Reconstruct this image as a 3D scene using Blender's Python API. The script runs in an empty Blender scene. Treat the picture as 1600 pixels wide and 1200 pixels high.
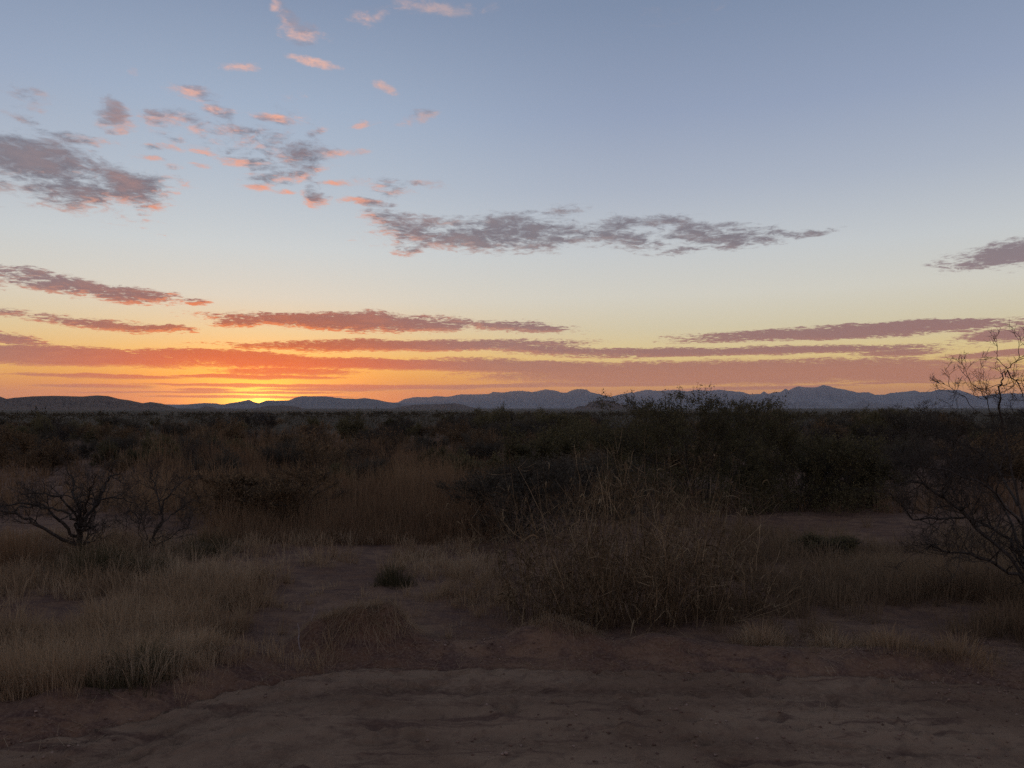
import bpy, math, random
import numpy as np

scene = bpy.context.scene
R = math.radians

# ------------------------------------------------------------------ camera
CAM_H = 1.65
F_PX = 1202.0            # focal length in pixels of a 1600 x 1200 frame
PITCH = R(1.95)
cam_d = bpy.data.cameras.new('camera')
cam_d.sensor_width = 36.0
cam_d.lens = 36.0 * F_PX / 1600.0
cam_d.clip_start = 0.05
cam_d.clip_end = 120000.0
cam = bpy.data.objects.new('camera', cam_d)
scene.collection.objects.link(cam)
cam.location = (0.0, 0.0, CAM_H)
cam.rotation_euler = (R(90) + PITCH, 0.0, 0.0)
scene.camera = cam

def px_dir(x, y):
    cx, cy = (x - 800.0) / F_PX, (600.0 - y) / F_PX
    return (cx, math.cos(PITCH) - cy * math.sin(PITCH), math.sin(PITCH) + cy * math.cos(PITCH))

def px_angles(x, y):
    dx, dy, dz = px_dir(x, y)
    return math.degrees(math.atan2(dx, dy)), math.degrees(math.atan2(dz, math.hypot(dx, dy)))

def srgb(r, g, b):
    f = lambda c: c / 12.92 if c <= 0.04045 else ((c + 0.055) / 1.055) ** 2.4
    return (f(r / 255.0), f(g / 255.0), f(b / 255.0), 1.0)

# ------------------------------------------------------------------ node helper
class S:
    """wraps a node socket so that shader maths can be written as expressions"""
    tree = None
    def __init__(self, sock): self.s = sock
    @staticmethod
    def node(kind, **kw):
        n = S.tree.nodes.new(kind)
        for k, v in kw.items(): setattr(n, k, v)
        return n
    @staticmethod
    def put(inp, v):
        if isinstance(v, S): S.tree.links.new(v.s, inp)
        else: inp.default_value = v
    def __add__(a, b): return M('ADD', a, b)
    __radd__ = __add__
    def __mul__(a, b): return M('MULTIPLY', a, b)
    __rmul__ = __mul__
    def __sub__(a, b): return M('SUBTRACT', a, b)
    def __rsub__(a, b): return M('SUBTRACT', b, a)
    def __truediv__(a, b): return M('DIVIDE', a, b)
    def __rtruediv__(a, b): return M('DIVIDE', b, a)

def M(op, *args):
    n = S.node('ShaderNodeMath', operation=op)
    for i, a in enumerate(args): S.put(n.inputs[i], a)
    return S(n.outputs[0])

def VM(op, *args, out=0):
    n = S.node('ShaderNodeVectorMath', operation=op)
    for i, a in enumerate(args):
        if op == 'SCALE' and i == 1: S.put(n.inputs['Scale'], a)
        else: S.put(n.inputs[i], a)
    return S(n.outputs[out])

def XYZ(x, y, z=0.0):
    n = S.node('ShaderNodeCombineXYZ')
    for i, a in enumerate((x, y, z)): S.put(n.inputs[i], a)
    return S(n.outputs[0])

def SEP(v):
    n = S.node('ShaderNodeSeparateXYZ'); S.put(n.inputs[0], v)
    return [S(o) for o in n.outputs]

def STEP(v, a, b, lo=0.0, hi=1.0, mode='SMOOTHSTEP'):
    n = S.node('ShaderNodeMapRange', interpolation_type=mode)
    S.put(n.inputs[0], v); S.put(n.inputs[1], a); S.put(n.inputs[2], b)
    n.inputs[3].default_value = lo; n.inputs[4].default_value = hi
    return S(n.outputs[0])

def MIX(f, a, b, blend='MIX'):
    n = S.node('ShaderNodeMix', data_type='RGBA', blend_type=blend)
    n.clamp_factor = True
    S.put(n.inputs[0], f); S.put(n.inputs[6], a); S.put(n.inputs[7], b)
    return S(n.outputs[2])

def RAMP(v, stops, interp='LINEAR'):
    n = S.node('ShaderNodeValToRGB'); S.put(n.inputs[0], v)
    cr = n.color_ramp; cr.interpolation = interp
    while len(cr.elements) < len(stops): cr.elements.new(0.5)
    for e, (p, c) in zip(cr.elements, stops): e.position = p; e.color = c
    return S(n.outputs[0])

def NOISE(v, scale, detail=4.0, rough=0.55, dist=0.0, out=0, dims='3D', w=None, lac=2.0):
    n = S.node('ShaderNodeTexNoise', noise_dimensions=dims)
    S.put(n.inputs['Vector'], v)
    n.inputs['Scale'].default_value = scale; n.inputs['Detail'].default_value = detail
    n.inputs['Roughness'].default_value = rough; n.inputs['Distortion'].default_value = dist
    n.inputs['Lacunarity'].default_value = lac
    if w is not None: n.inputs['W'].default_value = w
    return S(n.outputs[out])

# ------------------------------------------------------------------ world: dusk sky with clouds
SUN_AZ, SUN_EL = px_angles(404, 627)
world = bpy.data.worlds.new('World'); scene.world = world
world.use_nodes = True
S.tree = world.node_tree; S.tree.nodes.clear()
geo = S.node('ShaderNodeTexCoord')
D0 = S(geo.outputs['Generated'])
sun_dir = (math.sin(R(SUN_AZ)) * math.cos(R(SUN_EL)), math.cos(R(SUN_AZ)) * math.cos(R(SUN_EL)), math.sin(R(SUN_EL)))

def angles(d):
    x, y, z = SEP(d)
    return M('ARCTAN2', x, y) * 57.29578, M('ARCSINE', z) * 57.29578, x, y, z

AZ, EL, DX, DY, DZ = angles(D0)
COSS = VM('DOT_PRODUCT', D0, sun_dir, out=1)
ANG = M('ARCCOSINE', COSS) * 57.29578            # degrees from the sun
AZD = M('ABSOLUTE', M('WRAP', AZ - SUN_AZ, 180.0, -180.0))

def ramp_el(stops):
    # elevation in degrees, square-root spaced so that the horizon gets room
    return RAMP(M('SQRT', M('MAXIMUM', EL, 0.0) / 90.0), [(math.sqrt(max(e, 0) / 90.0), srgb(*c)) for e, c in stops])

sky_sun = ramp_el([(0, (255, 112, 0)), (1.2, (255, 134, 6)), (2.4, (255, 166, 40)), (3.8, (255, 196, 96)), (5.6, (242, 216, 162)),
                   (8.0, (230, 225, 208)), (11.5, (214, 221, 222)), (16, (190, 202, 215)), (21, (168, 185, 208)), (28, (137, 154, 182)), (45, (118, 131, 156)), (90, (104, 114, 136))])
sky_side = ramp_el([(0, (250, 146, 50)), (1.4, (250, 166, 72)), (2.8, (248, 200, 112)), (4.2, (242, 216, 150)), (6.0, (228, 216, 182)),
                    (8.4, (224, 221, 208)), (11.5, (209, 214, 216)), (16, (180, 190, 206)), (21, (155, 169, 195)), (28, (130, 147, 175)), (45, (115, 128, 153)), (90, (104, 114, 136))])
sky_back = ramp_el([(0, (122, 122, 140)), (3, (146, 136, 150)), (8, (180, 158, 164)), (14, (172, 164, 178)), (22, (144, 152, 176)), (45, (110, 122, 148)), (90, (100, 112, 136))])
grad = MIX(STEP(AZD, 2.0, 30.0), sky_sun, sky_side)
grad = MIX(STEP(AZD, 60.0, 150.0), grad, sky_back)

sk = S.node('ShaderNodeTexSky', sky_type='NISHITA')
sk.sun_disc = False
sk.sun_elevation = R(SUN_EL); sk.sun_rotation = R(SUN_AZ)
sk.altitude = 1300.0; sk.air_density = 1.0; sk.dust_density = 2.0; sk.ozone_density = 1.5
S.put(sk.inputs[0], D0)
NISH = VM('SCALE', S(sk.outputs[0]), 0.10)

# clouds: long flat banks at their bearing and height over the horizon (x, y of centre, half width, half height, slope, solidity)
BLOBS = [
    # big dark bank high on the left
    (60, 262, 175, 50, -0.22, .20), (215, 292, 85, 26, 0.03, .22), (120, 214, 90, 13, -0.02, .02), (-140, 240, 150, 60, -0.2, .2), (20, 225, 60, 24, -.1, .15),
    (225, 326, 50, 9, 0.10, .05), (20, 150, 60, 22, 0.0, -.10), (10, 175, 46, 14, -0.1, .02),
    # scattered puffs
    (168, 178, 34, 30, 0.3, -.14), (300, 140, 46, 14, -0.05, .10), (355, 212, 84, 28, 0.05, .12), (268, 190, 40, 22, 0.0, .0), (335, 172, 30, 12, .1, -.05),
    (372, 250, 46, 12, 0.05, .06), (470, 240, 56, 26, -0.05, .10), (430, 275, 70, 20, 0.15, .02), (412, 180, 32, 8, -.08, .0), (440, 160, 36, 22, 0.0, -.12),
    (494, 304, 26, 18, 0.15, .04), (546, 289, 30, 8, -0.05, .10), (548, 192, 28, 8, .1, -.02), (478, 202, 20, 10, 0.1, -.04), (552, 238, 26, 6, 0.0, -.02), (445, 298, 28, 5, 0, -.0),
    (486, 52, 44, 19, -0.05, .12), (492, 92, 40, 8, -0.08, .04), (570, 20, 50, 24, 0.3, -.06), (448, 18, 22, 22, -0.5, -.08), (660, 8, 120, 20, 0.0, -.22), (208, 108, 14, 10, 0, -.04),
    (606, 138, 18, 13, 0, -.12), (640, 184, 60, 16, 0.15, -.2), (1060, 18, 130, 30, .1, -.42), (605, 292, 40, 20, 0, -.06), (660, 287, 30, 8, 0, -.14),
    (250, 232, 40, 8, .1, .0), (320, 236, 30, 8, 0, .0), (395, 262, 30, 8, .1, .0), (520, 236, 22, 9, 0, .0), (300, 262, 20, 6, 0, -.05), (180, 200, 30, 12, .2, -.05), (230, 250, 30, 7, 0, .0), (400, 292, 30, 7, .1, .0), (260, 262, 26, 6, 0, .0), (580, 320, 40, 8, 0, -.02), (385, 100, 24, 9, .2, -.1),
    # long grey bank in the middle
    (800, 364, 150, 32, 0.03, .26), (600, 344, 60, 16, 0.05, .05), (650, 364, 110, 26, 0.02, .10), (625, 390, 36, 10, 0.0, .0), (970, 352, 100, 13, 0.06, .12), (905, 368, 90, 18, 0.0, .24), (1010, 372, 130, 20, 0.02, .12),
    (1150, 374, 125, 17, 0.04, .18), (1230, 366, 70, 9, -0.02, .02), (1075, 388, 70, 13, 0.05, .02), (1060, 354, 110, 8, -.02, .0),
    # bank at the right edge
    (1560, 402, 95, 20, 0.10, .30), (1690, 390, 120, 26, 0.05, .3),
    # slanting bank on the left
    (100, 446, 190, 18, -0.10, .22), (235, 462, 75, 14, -0.12, .16), (-160, 424, 160, 22, -.1, .2), (300, 474, 26, 5, -.1, .0),
    # rows above the sunset
    (20, 490, 50, 9, 0.0, .06), (150, 505, 120, 13, -0.04, .10), (235, 513, 75, 10, 0.0, .16), (20, 530, 80, 12, -0.05, .08),
    (560, 503, 250, 16, 0.0, .34), (800, 511, 130, 11, -0.05, .10), (380, 506, 70, 11, 0.05, .10),
    (20, 553, 400, 17, -0.012, .45), (330, 556, 190, 11, 0.0, .28), (-300, 550, 260, 24, 0, .5),
    (640, 540, 290, 11, 0.02, .40), (880, 548, 160, 10, -0.06, .24), (1120, 549, 370, 8, -0.004, .34), (1410, 551, 90, 8, 0.02, .22), (1570, 552, 110, 7, 0.04, .25),
    (1330, 518, 300, 11, 0.02, .42), (1140, 527, 120, 9, 0.05, .02), (1560, 524, 90, 12, 0.0, .22), (1640, 516, 120, 10, 0.03, .3),
    (640, 570, 390, 9, -0.02, .40), (1130, 582, 440, 20, 0.004, .42), (850, 575, 220, 14, -.04, .30), (1420, 584, 190, 15, -.02, .36), (1700, 580, 120, 14, 0, .3),
    (450, 566, 170, 12, 0.0, .30), (450, 580, 150, 9, 0, .05),
    # thin bars low on the left and under the big bank
    (160, 588, 160, 4.2, 0.0, .30), (330, 586, 90, 3, 0.02, .15), (150, 603, 130, 5, 0.0, .08), (240, 612, 150, 1.8, 0.02, .30), (620, 605, 180, 4.5, 0.0, .28), (780, 603, 120, 4, .01, .2),
    (405, 602, 190, 3.0, 0.0, .42), (395, 620, 190, 2.2, 0.0, .34), (320, 608, 60, 3, 0.0, .2), (510, 609, 120, 3.6, 0.0, .24), (400, 589, 150, 4.0, 0.0, .36), (400, 613.5, 170, 2.0, 0, .36), (1180, 606, 200, 4, .02, .1), (950, 600, 200, 5, 0.0, .15), (1400, 598, 80, 2.5, 0, .2),
]
rs = random.Random(5)
EXTRA = []            # the rest of the sky carries the same sort of broken banks
for a in range(46, 316, 11):
    e = rs.choice([2.5, 3.5, 5, 7, 10, 14, 20, 28])
    EXTRA.append((a + rs.uniform(-6, 6), e, rs.uniform(4, 12), max(.5, e * rs.uniform(.06, .12)), rs.uniform(-.03, .03), rs.uniform(.1, .3)))

blob_list = []
for (bx, by, bw, bh, sl, so) in BLOBS:
    a0, e0 = px_angles(bx, by)
    a1, _ = px_angles(bx + bw, by); a2, _ = px_angles(bx - bw, by)
    _, e1 = px_angles(bx, by - bh); _, e2 = px_angles(bx, by + bh)
    blob_list.append((a0, e0, (a1 - a2) / 2, (e1 - e2) / 2, sl, so))
blob_list += [(((a + 180) % 360) - 180, e, w, h, sl, so) for a, e, w, h, sl, so in EXTRA]

def cloud_coords(d):
    """noise and wobbled bearing/height of a direction, shared by all parts of the sky"""
    az, el, x, y, z = angles(d)
    inv = 1.0 / (M('MAXIMUM', z, 0.0) + 0.09)
    p = XYZ(x * inv, y * inv, 0.0)
    big = NOISE(p, 4.2, 6.0, 0.64, 0.3)
    fine = NOISE(p, 20.0, 6.0, 0.66, 0.5)
    wob = NOISE(p, 2.2, 2.0, 0.5, 0.0, out=1)
    wx, wy, wz = SEP(wob)
    wamp = STEP(el, 0.5, 20.0, 0.30, 3.0, 'LINEAR')
    q = XYZ(az + (wx - 0.5) * wamp * 2.6, el + (wy - 0.5) * wamp * 0.62, 1.0)
    n = (big - 0.5) * STEP(el, 1.0, 13.0, 0.8, 3.0, 'LINEAR') + (fine - 0.5) * STEP(el, 1.0, 4.5, 0.8, 2.3, 'LINEAR') * STEP(el, 9.0, 16.0, 1.0, 0.8)
    return q, n, fine, big

def cloud_body_group(name, blobs):
    """node group: wobbled bearing/height in, how deep inside a cloud bank out"""
    keep = S.tree
    S.tree = t = bpy.data.node_groups.new(name, 'ShaderNodeTree')
    t.interface.new_socket('q', in_out='INPUT', socket_type='NodeSocketVector')
    t.interface.new_socket('body', in_out='OUTPUT', socket_type='NodeSocketFloat')
    q = S(t.nodes.new('NodeGroupInput').outputs[0])
    best = None
    for i, (a0, e0, w, h, sl, so) in enumerate(blobs):
        k = 1.06 + 0.26 * min(1.0, max(0.0, (e0 - 6) / 8))
        w, h = w * k, h * k
        if e0 > 14: so += 0.12
        v1 = VM('DOT_PRODUCT', q, (1 / w, 0, -a0 / w), out=1)
        v2 = VM('DOT_PRODUCT', q, (-sl / h, 1 / h, (sl * a0 - e0) / h), out=1)
        d2 = M('MULTIPLY_ADD', v2, v2, M('MULTIPLY_ADD', v1, v1, -so))
        best = d2 if best is None else M('MINIMUM', best, d2)
        if i % 8 == 7:          # keeps the shader's live values few
            q = VM('ADD', q, VM('SCALE', (1e-9, 0, 0), M('MINIMUM', best, 1.0)))
    go = t.nodes.new('NodeGroupOutput')
    S.put(go.inputs[0], 0.58 - M('MINIMUM', best, 2.5))
    S.tree = keep
    return t

def cloud_body(group, q):
    n = S.node('ShaderNodeGroup'); n.node_tree = group
    S.put(n.inputs[0], q)
    return S(n.outputs[0])

def in_region(b, reg):
    a0, e0, w, h, sl, so = b
    az0, az1, el0, el1 = reg
    k = 1.32 * math.sqrt(1.4 + so)
    ma = 1.5 + 0.06 * e0; me = 0.35 + 0.06 * e0
    hw, hh = w * k + ma, h * k + abs(sl) * w * k + me
    return a0 + hw > az0 and a0 - hw < az1 and e0 + hh > el0 and e0 - hh < el1

Q0, N0, fine0, big0 = cloud_coords(D0)
D1 = VM('NORMALIZE', VM('ADD', VM('SCALE', D0, 0.965), tuple(0.035 * c for c in sun_dir)))
Q1, N1, _, _ = cloud_coords(D1)
near = STEP(AZD, 1.0, 19.0)
el_n = STEP(EL, 1.0, 24.0, 0.0, 1.0, 'LINEAR')
dark = RAMP(el_n, [(0.0, srgb(214, 134, 84)), (0.075, srgb(190, 124, 94)), (0.14, srgb(162, 114, 104)), (0.24, srgb(146, 114, 113)), (0.36, srgb(140, 124, 128)), (0.5, srgb(124, 119, 127)), (0.72, srgb(116, 117, 130)), (1.0, srgb(148, 147, 162))])
dark_sun = RAMP(el_n, [(0.0, srgb(255, 122, 10)), (0.09, srgb(244, 94, 0)), (0.18, srgb(184, 92, 58)), (0.32, srgb(136, 102, 100)), (0.5, srgb(122, 112, 120)), (0.72, srgb(114, 112, 124)), (1.0, srgb(144, 142, 158))])
cl_dark = MIX(near, dark_sun, dark)
lit_sun = RAMP(el_n, [(0.0, srgb(255, 180, 20)), (0.10, srgb(255, 134, 30)), (0.25, srgb(242, 128, 70)), (0.5, srgb(246, 154, 114)), (1.0, srgb(242, 188, 168))])
lit_far = RAMP(el_n, [(0.0, srgb(246, 158, 84)), (0.15, srgb(212, 142, 106)), (0.4, srgb(172, 148, 142)), (1.0, srgb(190, 172, 174))])
cl_lit = MIX(near, lit_sun, lit_far)
soft = STEP(EL, 2.0, 16.0, 0.22, 1.2, 'LINEAR')
towards = STEP(ANG, 75.0, 14.0) * STEP(AZD, 8.0, 34.0, 1.0, 0.25)
# glow of the sun that has just gone behind the ridge
gx = (AZ - SUN_AZ) * 0.42
gy = EL - SUN_EL
GR = M('SQRT', gx * gx + gy * gy)
glow = M('EXPONENT', GR * -0.40)
halo = M('EXPONENT', GR * -0.85)
core = M('EXPONENT', GR * -2.4)
sky = MIX(0.10, grad, NISH)

def sky_part(reg):
    """background shader of one part of the sky, with the cloud banks that reach into it"""
    bl = [b for b in blob_list if in_region(b, reg)]
    grp = cloud_body_group('cloud_banks', bl)
    F0 = cloud_body(grp, Q0) + N0
    F1 = cloud_body(grp, VM('ADD', Q1, VM('SCALE', (1e-9, 0, 0), M('MINIMUM', F0, 1.0)))) + N1
    cover = STEP(F0, 0.0, soft)
    thick = STEP(F0, 0.05, 0.80)
    lit = (1.0 - STEP(F1, -0.10, 0.55)) * towards
    c = MIX(lit * STEP(fine0, 0.30, 0.62, 0.6, 1.0), cl_dark, cl_lit)
    c = MIX(STEP(big0, 0.45, 0.75, 0.0, 0.5) * towards * STEP(EL, 3.0, 12.0, 0.5, 0.7), c, cl_lit)
    alpha = cover * STEP(thick, 0.0, 0.7, 0.66, 0.97)
    col = MIX(alpha, sky, c)
    col = VM('ADD', col, VM('SCALE', (0.95, 0.20, 0.0), glow * (1.0 - alpha * 0.40)))
    col = VM('ADD', col, VM('SCALE', (2.8, 1.5, 0.0), halo * (1.0 - alpha * 0.94)))
    col = VM('ADD', col, VM('SCALE', (2.6, 1.8, 0.35), core * (1.0 - alpha * 0.6)))
    bg = S.node('ShaderNodeBackground'); S.put(bg.inputs[0], col); bg.inputs[1].default_value = 1.0
    return bg.outputs[0]

def either(f, a, b):
    n = S.node('ShaderNodeMixShader'); S.put(n.inputs[0], f)
    S.tree.links.new(a, n.inputs[1]); S.tree.links.new(b, n.inputs[2])
    return n.outputs[0]

def split(axis, at, lo, hi):
    return either(M('GREATER_THAN', axis, at), lo, hi)

E1, E2, W = 5.4, 9.6, 40.0
low = split(AZ, -2.0, sky_part((-W, -2, -2, E1)), sky_part((-2, W, -2, E1)))
mid = split(AZ, -2.0, sky_part((-W, -2, E1, E2)), sky_part((-2, W, E1, E2)))
high = split(AZ, -17.0, sky_part((-W, -17, E2, 45)), split(AZ, 0.0, sky_part((-17, 0, E2, 45)), sky_part((0, W, E2, 45))))
front = split(EL, E1, low, split(EL, E2, mid, high))
back = split(AZ, 0.0, sky_part((-180, -W, -2, 45)), sky_part((W, 180, -2, 45)))
above = split(M('ABSOLUTE', AZ), W, front, back)
zen = S.node('ShaderNodeBackground'); S.put(zen.inputs[0], sky)
above = split(EL, 45.0, above, zen.outputs[0])
gnd = S.node('ShaderNodeBackground'); gnd.inputs[0].default_value = srgb(62, 54, 52)
wo = S.node('ShaderNodeOutputWorld')
S.tree.links.new(split(EL, -0.6, gnd.outputs[0], above), wo.inputs[0])
world.cycles.sampling_method = 'MANUAL'
world.cycles.sample_map_resolution = 512

# ------------------------------------------------------------------ sun, almost down behind the ridge
sl_ = bpy.data.lights.new('sun', 'SUN'); sl_.energy = 1.0; sl_.angle = R(0.53); sl_.color = (1.0, 0.45, 0.16)
sun = bpy.data.objects.new('sun', sl_); scene.collection.objects.link(sun)
SUN_LAMP_EL = 0.35
sun.rotation_euler = (R(90.0 - SUN_LAMP_EL), 0.0, math.pi - R(SUN_AZ))
sun.location = (0, 0, 50)

# ------------------------------------------------------------------ exposure and render settings
vs = scene.view_settings
vs.view_transform = 'Standard'; vs.look = 'None'; vs.exposure = 0.0; vs.gamma = 1.0; vs.use_curve_mapping = False
cy = scene.cycles
cy.use_denoising = False            # keeps the fine grain of grass and twigs
cy.use_adaptive_sampling = False
cy.max_bounces = 5; cy.diffuse_bounces = 3; cy.transmission_bounces = 2; cy.glossy_bounces = 1; cy.volume_bounces = 1; cy.transparent_max_bounces = 4

# ------------------------------------------------------------------ mesh, noise and material helpers
def hash2(ix, iy, seed):
    n = (ix.astype(np.int64) * 374761393 + iy.astype(np.int64) * 668265263 + seed * 1442695041) & 0x7fffffff
    n = ((n ^ (n >> 13)) * 1274126177) & 0x7fffffff
    return ((n ^ (n >> 16)) & 0xffff) / 65535.0

def vnoise(x, y, seed=0):
    xi, yi = np.floor(x), np.floor(y)
    fx, fy = x - xi, y - yi
    fx = fx * fx * fx * (fx * (fx * 6 - 15) + 10); fy = fy * fy * fy * (fy * (fy * 6 - 15) + 10)
    a = hash2(xi, yi, seed); b = hash2(xi + 1, yi, seed); c = hash2(xi, yi + 1, seed); d = hash2(xi + 1, yi + 1, seed)
    return (a * (1 - fx) + b * fx) * (1 - fy) + (c * (1 - fx) + d * fx) * fy

def fbm(x, y, octs=4, seed=0, gain=0.5):
    t, amp, tot = 0.0, 1.0, 0.0
    for k in range(octs):
        t = t + amp * (vnoise(x * 1.97 ** k + k * 17.3, y * 1.97 ** k - k * 9.1, seed + k) - 0.5)
        tot += amp; amp *= gain
    return 2 * t / tot

def make_mesh(name, verts, faces, smooth=False):
    """verts (n,3), faces: list of (k, m) index arrays with m = 3 or 4"""
    verts = np.asarray(verts, dtype=np.float32).reshape(-1, 3)
    faces = [np.asarray(f, dtype=np.int32) for f in faces if len(f)]
    me = bpy.data.meshes.new(name)
    me.vertices.add(len(verts)); me.vertices.foreach_set('co', verts.ravel())
    nl = sum(f.size for f in faces); npoly = sum(len(f) for f in faces)
    me.loops.add(nl); me.loops.foreach_set('vertex_index', np.concatenate([f.ravel() for f in faces]))
    tot = np.concatenate([np.full(len(f), f.shape[1], np.int32) for f in faces])
    start = np.concatenate([[0], np.cumsum(tot)[:-1]]).astype(np.int32)
    me.polygons.add(npoly); me.polygons.foreach_set('loop_start', start)
    if smooth: me.polygons.foreach_set('use_smooth', np.ones(npoly, dtype=bool))
    me.update(calc_edges=True)
    return me

def add(name, me, mat, parent=None, label=None, cat=None, group=None, kind=None, loc=None):
    o = bpy.data.objects.new(name, me)
    if me is not None and mat is not None and not me.materials: me.materials.append(mat)
    scene.collection.objects.link(o)
    if parent is not None: o.parent = parent
    if loc is not None: o.location = loc
    if label: o['label'] = label
    if cat: o['category'] = cat
    if group: o['group'] = group
    if kind: o['kind'] = kind
    return o

def grid_faces(nr, nc, wrap=False):
    i = np.arange(nr - 1)[:, None] * nc
    j = np.arange(nc if wrap else nc - 1)[None, :]
    jn = (j + 1) % nc
    return np.stack([i + j, i + jn, i + nc + jn, i + nc + j], -1).reshape(-1, 4)

def material(name, build, rough=0.95, spec=0.1):
    m = bpy.data.materials.new(name); m.use_nodes = True
    S.tree = m.node_tree
    p = m.node_tree.nodes['Principled BSDF']
    p.inputs['Roughness'].default_value = rough
    p.inputs['Specular IOR Level'].default_value = spec
    build(p)
    return m

def rgb(r, g, b): return (r, g, b, 1.0)

def bump(p, height, strength, dist):
    n = S.node('ShaderNodeBump'); n.inputs['Strength'].default_value = strength; n.inputs['Distance'].default_value = dist
    S.put(n.inputs['Height'], height); S.tree.links.new(n.outputs[0], p.inputs['Normal'])

def world_pos():
    g = S.node('ShaderNodeNewGeometry'); return S(g.outputs['Position'])

def soil(p):
    w = world_pos()
    patch = NOISE(w, 0.9, 5.0, 0.6, 0.3)
    mid = NOISE(w, 6.0, 5.0, 0.65)
    grain = NOISE(w, 55.0, 4.0, 0.7)
    c = MIX(STEP(patch, 0.36, 0.64), rgb(.172, .085, .049), rgb(.270, .150, .088))
    c = MIX(STEP(mid, 0.42, 0.62, 0.0, 0.75), c, rgb(.115, .062, .047))
    sx, sy, sz = SEP(w)
    streak = NOISE(XYZ(sx * 0.55, sy * 4.2, sz), 2.6, 6.0, 0.68, 0.6)
    c = MIX(STEP(streak, 0.50, 0.66, 0.0, 0.8), c, rgb(.095, .050, .040))
    c = MIX(STEP(grain, 0.40, 0.75, 0.0, 0.55), c, rgb(.34, .212, .140))
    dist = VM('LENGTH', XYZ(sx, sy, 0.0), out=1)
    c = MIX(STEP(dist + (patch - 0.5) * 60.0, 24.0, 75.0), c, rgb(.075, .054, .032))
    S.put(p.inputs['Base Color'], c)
    bump(p, grain * 0.6 + mid * 0.35, 1.0, 0.03)

def rock(p):
    w = world_pos()
    a = NOISE(w, 0.0011, 6.0, 0.6); b = NOISE(w, 0.012, 5.0, 0.65)
    c = MIX(STEP(a, 0.35, 0.65), rgb(.14, .108, .095), rgb(.20, .16, .14))
    c = MIX(STEP(b, 0.45, 0.7, 0.0, 0.25), c, rgb(.07, .062, .055))
    S.put(p.inputs['Base Color'], c)
    bump(p, b, 0.25, 18.0)

def packed(p):
    w = world_pos()
    patch = NOISE(w, 0.8, 5.0, 0.6, 0.3); grain = NOISE(w, 60.0, 4.0, 0.7); mid = NOISE(w, 9.0, 5.0, 0.65)
    sx, sy, sz = SEP(w)
    streak = NOISE(XYZ(sx * 0.45, sy * 3.2, sz), 2.4, 7.0, 0.66, 0.7)
    blot = NOISE(XYZ(sx * 0.5, sy, sz), 3.4, 4.0, 0.55, 0.2)
    c = MIX(STEP(patch, 0.38, 0.62), rgb(.225, .132, .080), rgb(.325, .202, .126))
    c = MIX(STEP(streak, 0.53, 0.66, 0.0, 0.8), c, rgb(.115, .060, .043))
    c = MIX(STEP(blot, 0.63, 0.72, 0.0, 0.75), c, rgb(.085, .043, .033))
    c = MIX(STEP(mid, 0.50, 0.68, 0.0, 0.5), c, rgb(.13, .072, .05))
    c = MIX(STEP(grain, 0.45, 0.75, 0.0, 0.5), c, rgb(.32, .192, .122))
    at_ = S.node('ShaderNodeAttribute', attribute_name='track_shade')
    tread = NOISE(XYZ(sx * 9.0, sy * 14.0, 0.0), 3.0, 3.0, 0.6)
    c = MIX(S(at_.outputs['Fac']) * STEP(tread, 0.35, 0.6, 0.15, 0.6), c, rgb(.10, .052, .034))  # rut shade mixed into the dirt colour, broken up by tread noise
    S.put(p.inputs['Base Color'], c)
    bump(p, grain * 0.6 + mid * 0.35, 1.0, 0.03)
def hillside(p):
    w = world_pos()
    a = NOISE(w, 0.004, 6.0, 0.6); b = NOISE(w, 0.03, 5.0, 0.65)
    c = MIX(STEP(a, 0.35, 0.65), rgb(.12, .066, .040), rgb(.17, .098, .060))
    c = MIX(STEP(b, 0.45, 0.7, 0.0, 0.6), c, rgb(.062, .044, .028))
    S.put(p.inputs['Base Color'], c)
    bump(p, b, 0.6, 8.0)
M_SOIL = material('soil', soil)
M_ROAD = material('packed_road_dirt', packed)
M_ROCK = material('mountain_rock', rock)
M_HILL = material('scrubby_hill', hillside)

# ------------------------------------------------------------------ shape of the land
def ground_at(x, y):                    # where a picture point lies on flat ground (only used to choose places)
    dx, dy, dz = px_dir(x, y)
    t = -CAM_H / dz
    return dx * t, dy * t

ROAD_X = np.array([-60, -14, -6, -3.2, -2.5, -1.95, -1.65, -1.30, -0.9, -0.2, 0.9, 2.0, 3.2, 8.0, 20, 60.])
ROAD_Y = np.array([-1.0, 1.2, 2.6, 3.35, 3.75, 4.1, 4.5, 4.78, 4.95, 4.98, 4.92, 4.80, 4.62, 4.0, 2.8, 0.5])
def road_edge(x):
    return np.interp(x, ROAD_X, ROAD_Y) + 0.06 * fbm(x * 2.2, x * 0 + 3.1, 3, 71)

MOUNDS = [(-1.06, 5.46, .30, .34, .26), (-1.32, 5.32, .10, .26, .18), (-0.78, 5.26, .10, .22, .2), (0.37, 5.36, .15, .24, .17), (0.10, 5.32, .07, .25, .14), (1.02, 5.26, .085, .32, .16),
          (-1.78, 4.92, .14, .34, .26), (-2.05, 4.55, .08, .30, .26), (-2.55, 4.15, .10, .4, .3), (1.5, 5.12, .05, .4, .16), (2.3, 5.0, .05, .4, .2), (-0.3, 5.22, .05, .3, .14)]
rp = np.random.default_rng(12)
PRINTS = [(rp.uniform(-2.4, 3.4), rp.uniform(3.3, 5.0), rp.uniform(0, math.pi), rp.uniform(.05, .13), rp.uniform(.025, .05), rp.uniform(.008, .024)) for _ in range(190)]

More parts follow.
